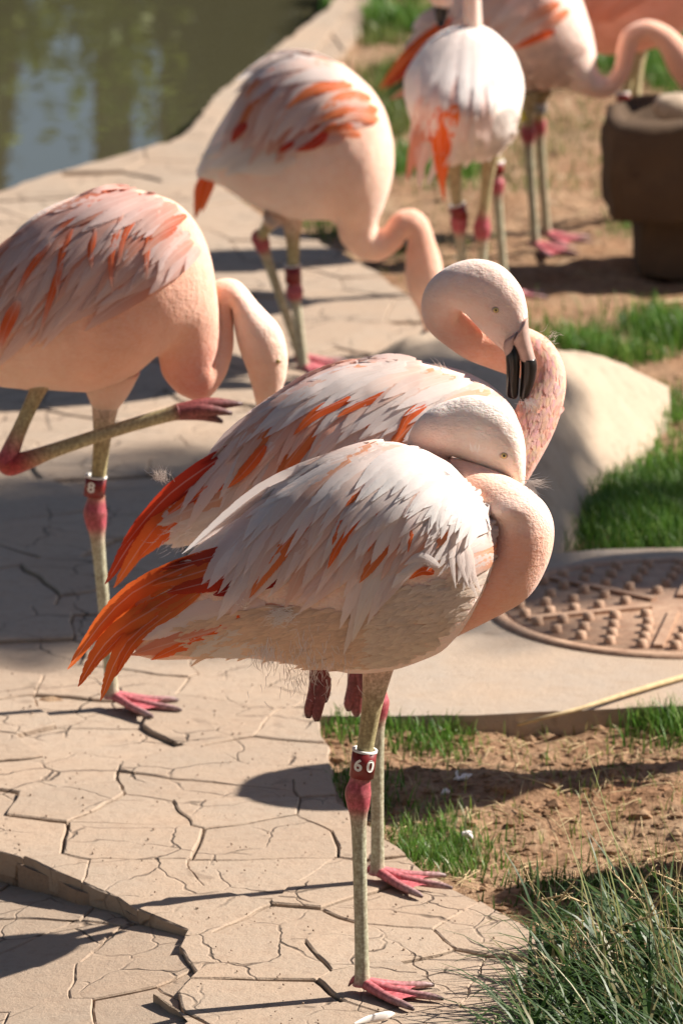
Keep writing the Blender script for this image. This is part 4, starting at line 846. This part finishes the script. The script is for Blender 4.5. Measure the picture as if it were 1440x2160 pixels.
bm = bmesh.new(); bmesh.ops.create_icosphere(bm, subdivisions=1, radius=1); iv = np.array([tuple(q.co) for q in bm.verts]); iff = [[q.index for q in p.verts] for p in bm.faces]; bm.free()
mb = MB()
for k in range(2200):
    px, py = rng.uniform(700, 1460), rng.choice([rng.uniform(1520, 1960), rng.uniform(1520, 1960), rng.uniform(100, 1100)])
    c_ = G(px, py, DIRT_Z)
    if in_poly(np.array(c_[0]), np.array(c_[1]), [p[:2] for p in pp]) or in_poly(np.array(c_[0]), np.array(c_[1]), upper): continue
    c_[2] = DIRT_Z + .016*fbm(np.array([c_[0]*3, c_[1]*3, 0]), 4) + .007*fbm(np.array([c_[0]*17, c_[1]*17, 3]), 3)
    r_ = rng.uniform(.002, .007)*(1 if rng.random() < .93 else 2.2); mb.add(c_+iv*(1+.35*NR.uniform(-1, 1, (len(iv), 1)))*np.array([r_*rng.uniform(.8, 1.5), r_, r_*.7]), iff)
tag(mb.build('clods', MT['dirt'], smooth=False), 'small clods of brown earth', 'earth', kind='stuff')
mb = MB()   # grit caught in the joints and on the stones
for k in range(500):
    px, py = rng.uniform(0, 1150), rng.uniform(1380, 2160); c_ = G(px, py, .003)
    if not in_poly(np.array(c_[0]), np.array(c_[1]), upper): continue
    r_ = rng.uniform(.0007, .0022); mb.add(c_+iv*r_, iff)
tag(mb.build('grit', MT['joint'], smooth=False), 'fine grit on the flagstones', 'grit', kind='stuff')

# ------------------------------------------------------------------ trees round the pond (mirrored in the water) and the shade tree
def tree(name, base, trunk_h, r0, crown_c, crown_r, nleaf, leaf, cols, label, group=None, lean=(0, 0), bark='bark', seed=1):
    r = random.Random(seed); root = tag(empty(name, base), label, 'tree', group); b = np.array(base, float); mb = MB()
    top = b+np.array([lean[0], lean[1], trunk_h]); tube(mb, [b-[0, 0, .2], b+(top-b)*.3+[r0*.3, 0, 0], b+(top-b)*.7, top], [r0*1.3, r0, r0*.8, r0*.5], [(1, 1, 1)]*4, 4, 12, 0)
    cc = np.array(crown_c, float); cr_ = np.array(crown_r, float); cl = []
    for k in range(9):
        d = np.array([r.gauss(0, 1), r.gauss(0, 1), r.gauss(.2, .8)]); d /= np.linalg.norm(d); e_ = cc+d*cr_*r.uniform(.35, .8); s_ = b+(top-b)*r.uniform(.6, 1); cl.append(e_)
        tube(mb, [s_, (s_+e_)/2+[0, 0, .1*cr_[2]], e_], [r0*.4, r0*.22, r0*.06], [(1, 1, 1)]*3, 3, 7, 0)
    mb.build('trunk', MT[bark], root, base)
    if nleaf:
        cl = np.array(cl+[cc+np.array([r.uniform(-1, 1), r.uniform(-1, 1), r.uniform(-1, 1)])*cr_*.7 for _ in range(16)]); k = NR.randint(0, len(cl), nleaf); P = cl[k]+NR.normal(0, .24, (nleaf, 3))*cr_
        a1 = NR.normal(0, 1, (nleaf, 3)); a1 /= np.linalg.norm(a1, axis=1)[:, None]; a2 = np.cross(a1, NR.normal(0, 1, (nleaf, 3))); a2 /= np.linalg.norm(a2, axis=1)[:, None]
        L = leaf*NR.uniform(.6, 1.3, (nleaf, 1)); v = np.stack([P-a1*L, P+a2*L*.4, P+a1*L, P-a2*L*.4], 1).reshape(-1, 3); ci = np.array(cols)[NR.randint(0, len(cols), nleaf)]*NR.uniform(.7, 1.2, (nleaf, 1))
        mesh('crown', v, np.arange(nleaf*4).reshape(-1, 4), MT['leaf'], root, base, False, np.repeat(ci, 4, 0))
    return root
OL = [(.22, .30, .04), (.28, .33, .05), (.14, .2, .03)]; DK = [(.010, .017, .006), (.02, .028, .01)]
grp = 'trees and shrubs on the far bank mirrored in the pond'
FB = 32.
for k, (x, h, rx) in enumerate([(-3.1, 3.1, .9), (-2.1, 3.0, .8), (-1.25, 2.95, .8)]):
    tree('shrub', (x, FB, -.05), 1.2, .08, (x, FB, h*.58), (rx, .6, h*.42), 5200, .07, OL, 'olive green shrub on the far bank mirrored in the pond', grp, seed=k)
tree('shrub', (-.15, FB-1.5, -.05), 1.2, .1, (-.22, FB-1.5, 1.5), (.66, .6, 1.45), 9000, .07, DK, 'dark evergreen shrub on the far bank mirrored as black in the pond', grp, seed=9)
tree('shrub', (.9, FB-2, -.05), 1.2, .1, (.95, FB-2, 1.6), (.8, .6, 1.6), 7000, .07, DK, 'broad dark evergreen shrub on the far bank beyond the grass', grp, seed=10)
tree('tree', (-2.42, FB+.5, -.05), 6, .55, (-2.4, FB+.5, 7), (2, 2, 1.2), 3000, .1, OL, 'tree with thick pale trunk mirrored at the left of the pond', grp, bark='trunk_pale', seed=11)
tree('tree', (-1.3, FB+.6, -.05), 5.5, .13, (-1.3, FB+.6, 6), (1., 1, .8), 1200, .1, OL, 'slender pale trunked tree mirrored in the middle of the pond', grp, bark='trunk_pale', seed=12)
tree('tree', (-.78, FB+.7, -.05), 5.5, .34, (-.7, FB+.7, 6), (1.2, 1, 1), 1500, .1, OL, 'brown trunked tree mirrored at the right of the pond', grp, bark='trunk_pale', seed=13)
tc_ = G(230, 1150)+np.array(SD)*11.5; tb = G(760, 1075)+np.array([SD[0], SD[1], 0])*10.0
tree('tree', (tb[0], tb[1], -.05), tc_[2]-.3, .06, tuple(tc_), (.45, .62, .5), 9000, .07, OL, 'tall leafy tree beyond the right side, shading the path', None, lean=(tc_[0]-tb[0], tc_[1]-tb[1]), seed=14)
for k, (x, y, h) in enumerate([(3.5, 24, 3), (6.5, 27, 3.4), (2.6, 30, 3.2)]):
    tree('shrub', (x, y, -.05), 1.5, .1, (x, y, h*.55), (1.6, 1.2, h*.5), 5000, .1, OL+DK, 'leafy shrub standing behind the lawn beyond the birds', 'shrubs behind the lawn', seed=30+k)

# unseen tall trees added round the yard to cut the sky light
for k, (x, y, h, r_) in enumerate([(-8.5, 9, 6.5, 3.2), (-7, 1.5, 6.5, 3.2), (0.5, -5.5, 7, 3.4), (7.5, -2.5, 6.5, 3.2), (-10, 17, 7, 3.4), (9.5, 4.5, 5.0, 2.6), (-3, -1.8, 6.8, 2.4), (3.8, -1.6, 6.6, 2.2)]):
    tree('tree', (x, y, -.05), h*.6, .22, (x, y, h*.68), (r_, r_, h*.36), 3600, .3, DK+OL[2:], 'unseen tall tree added to block sky light from the yard', 'added sky-blocking trees round the yard', seed=50+k)
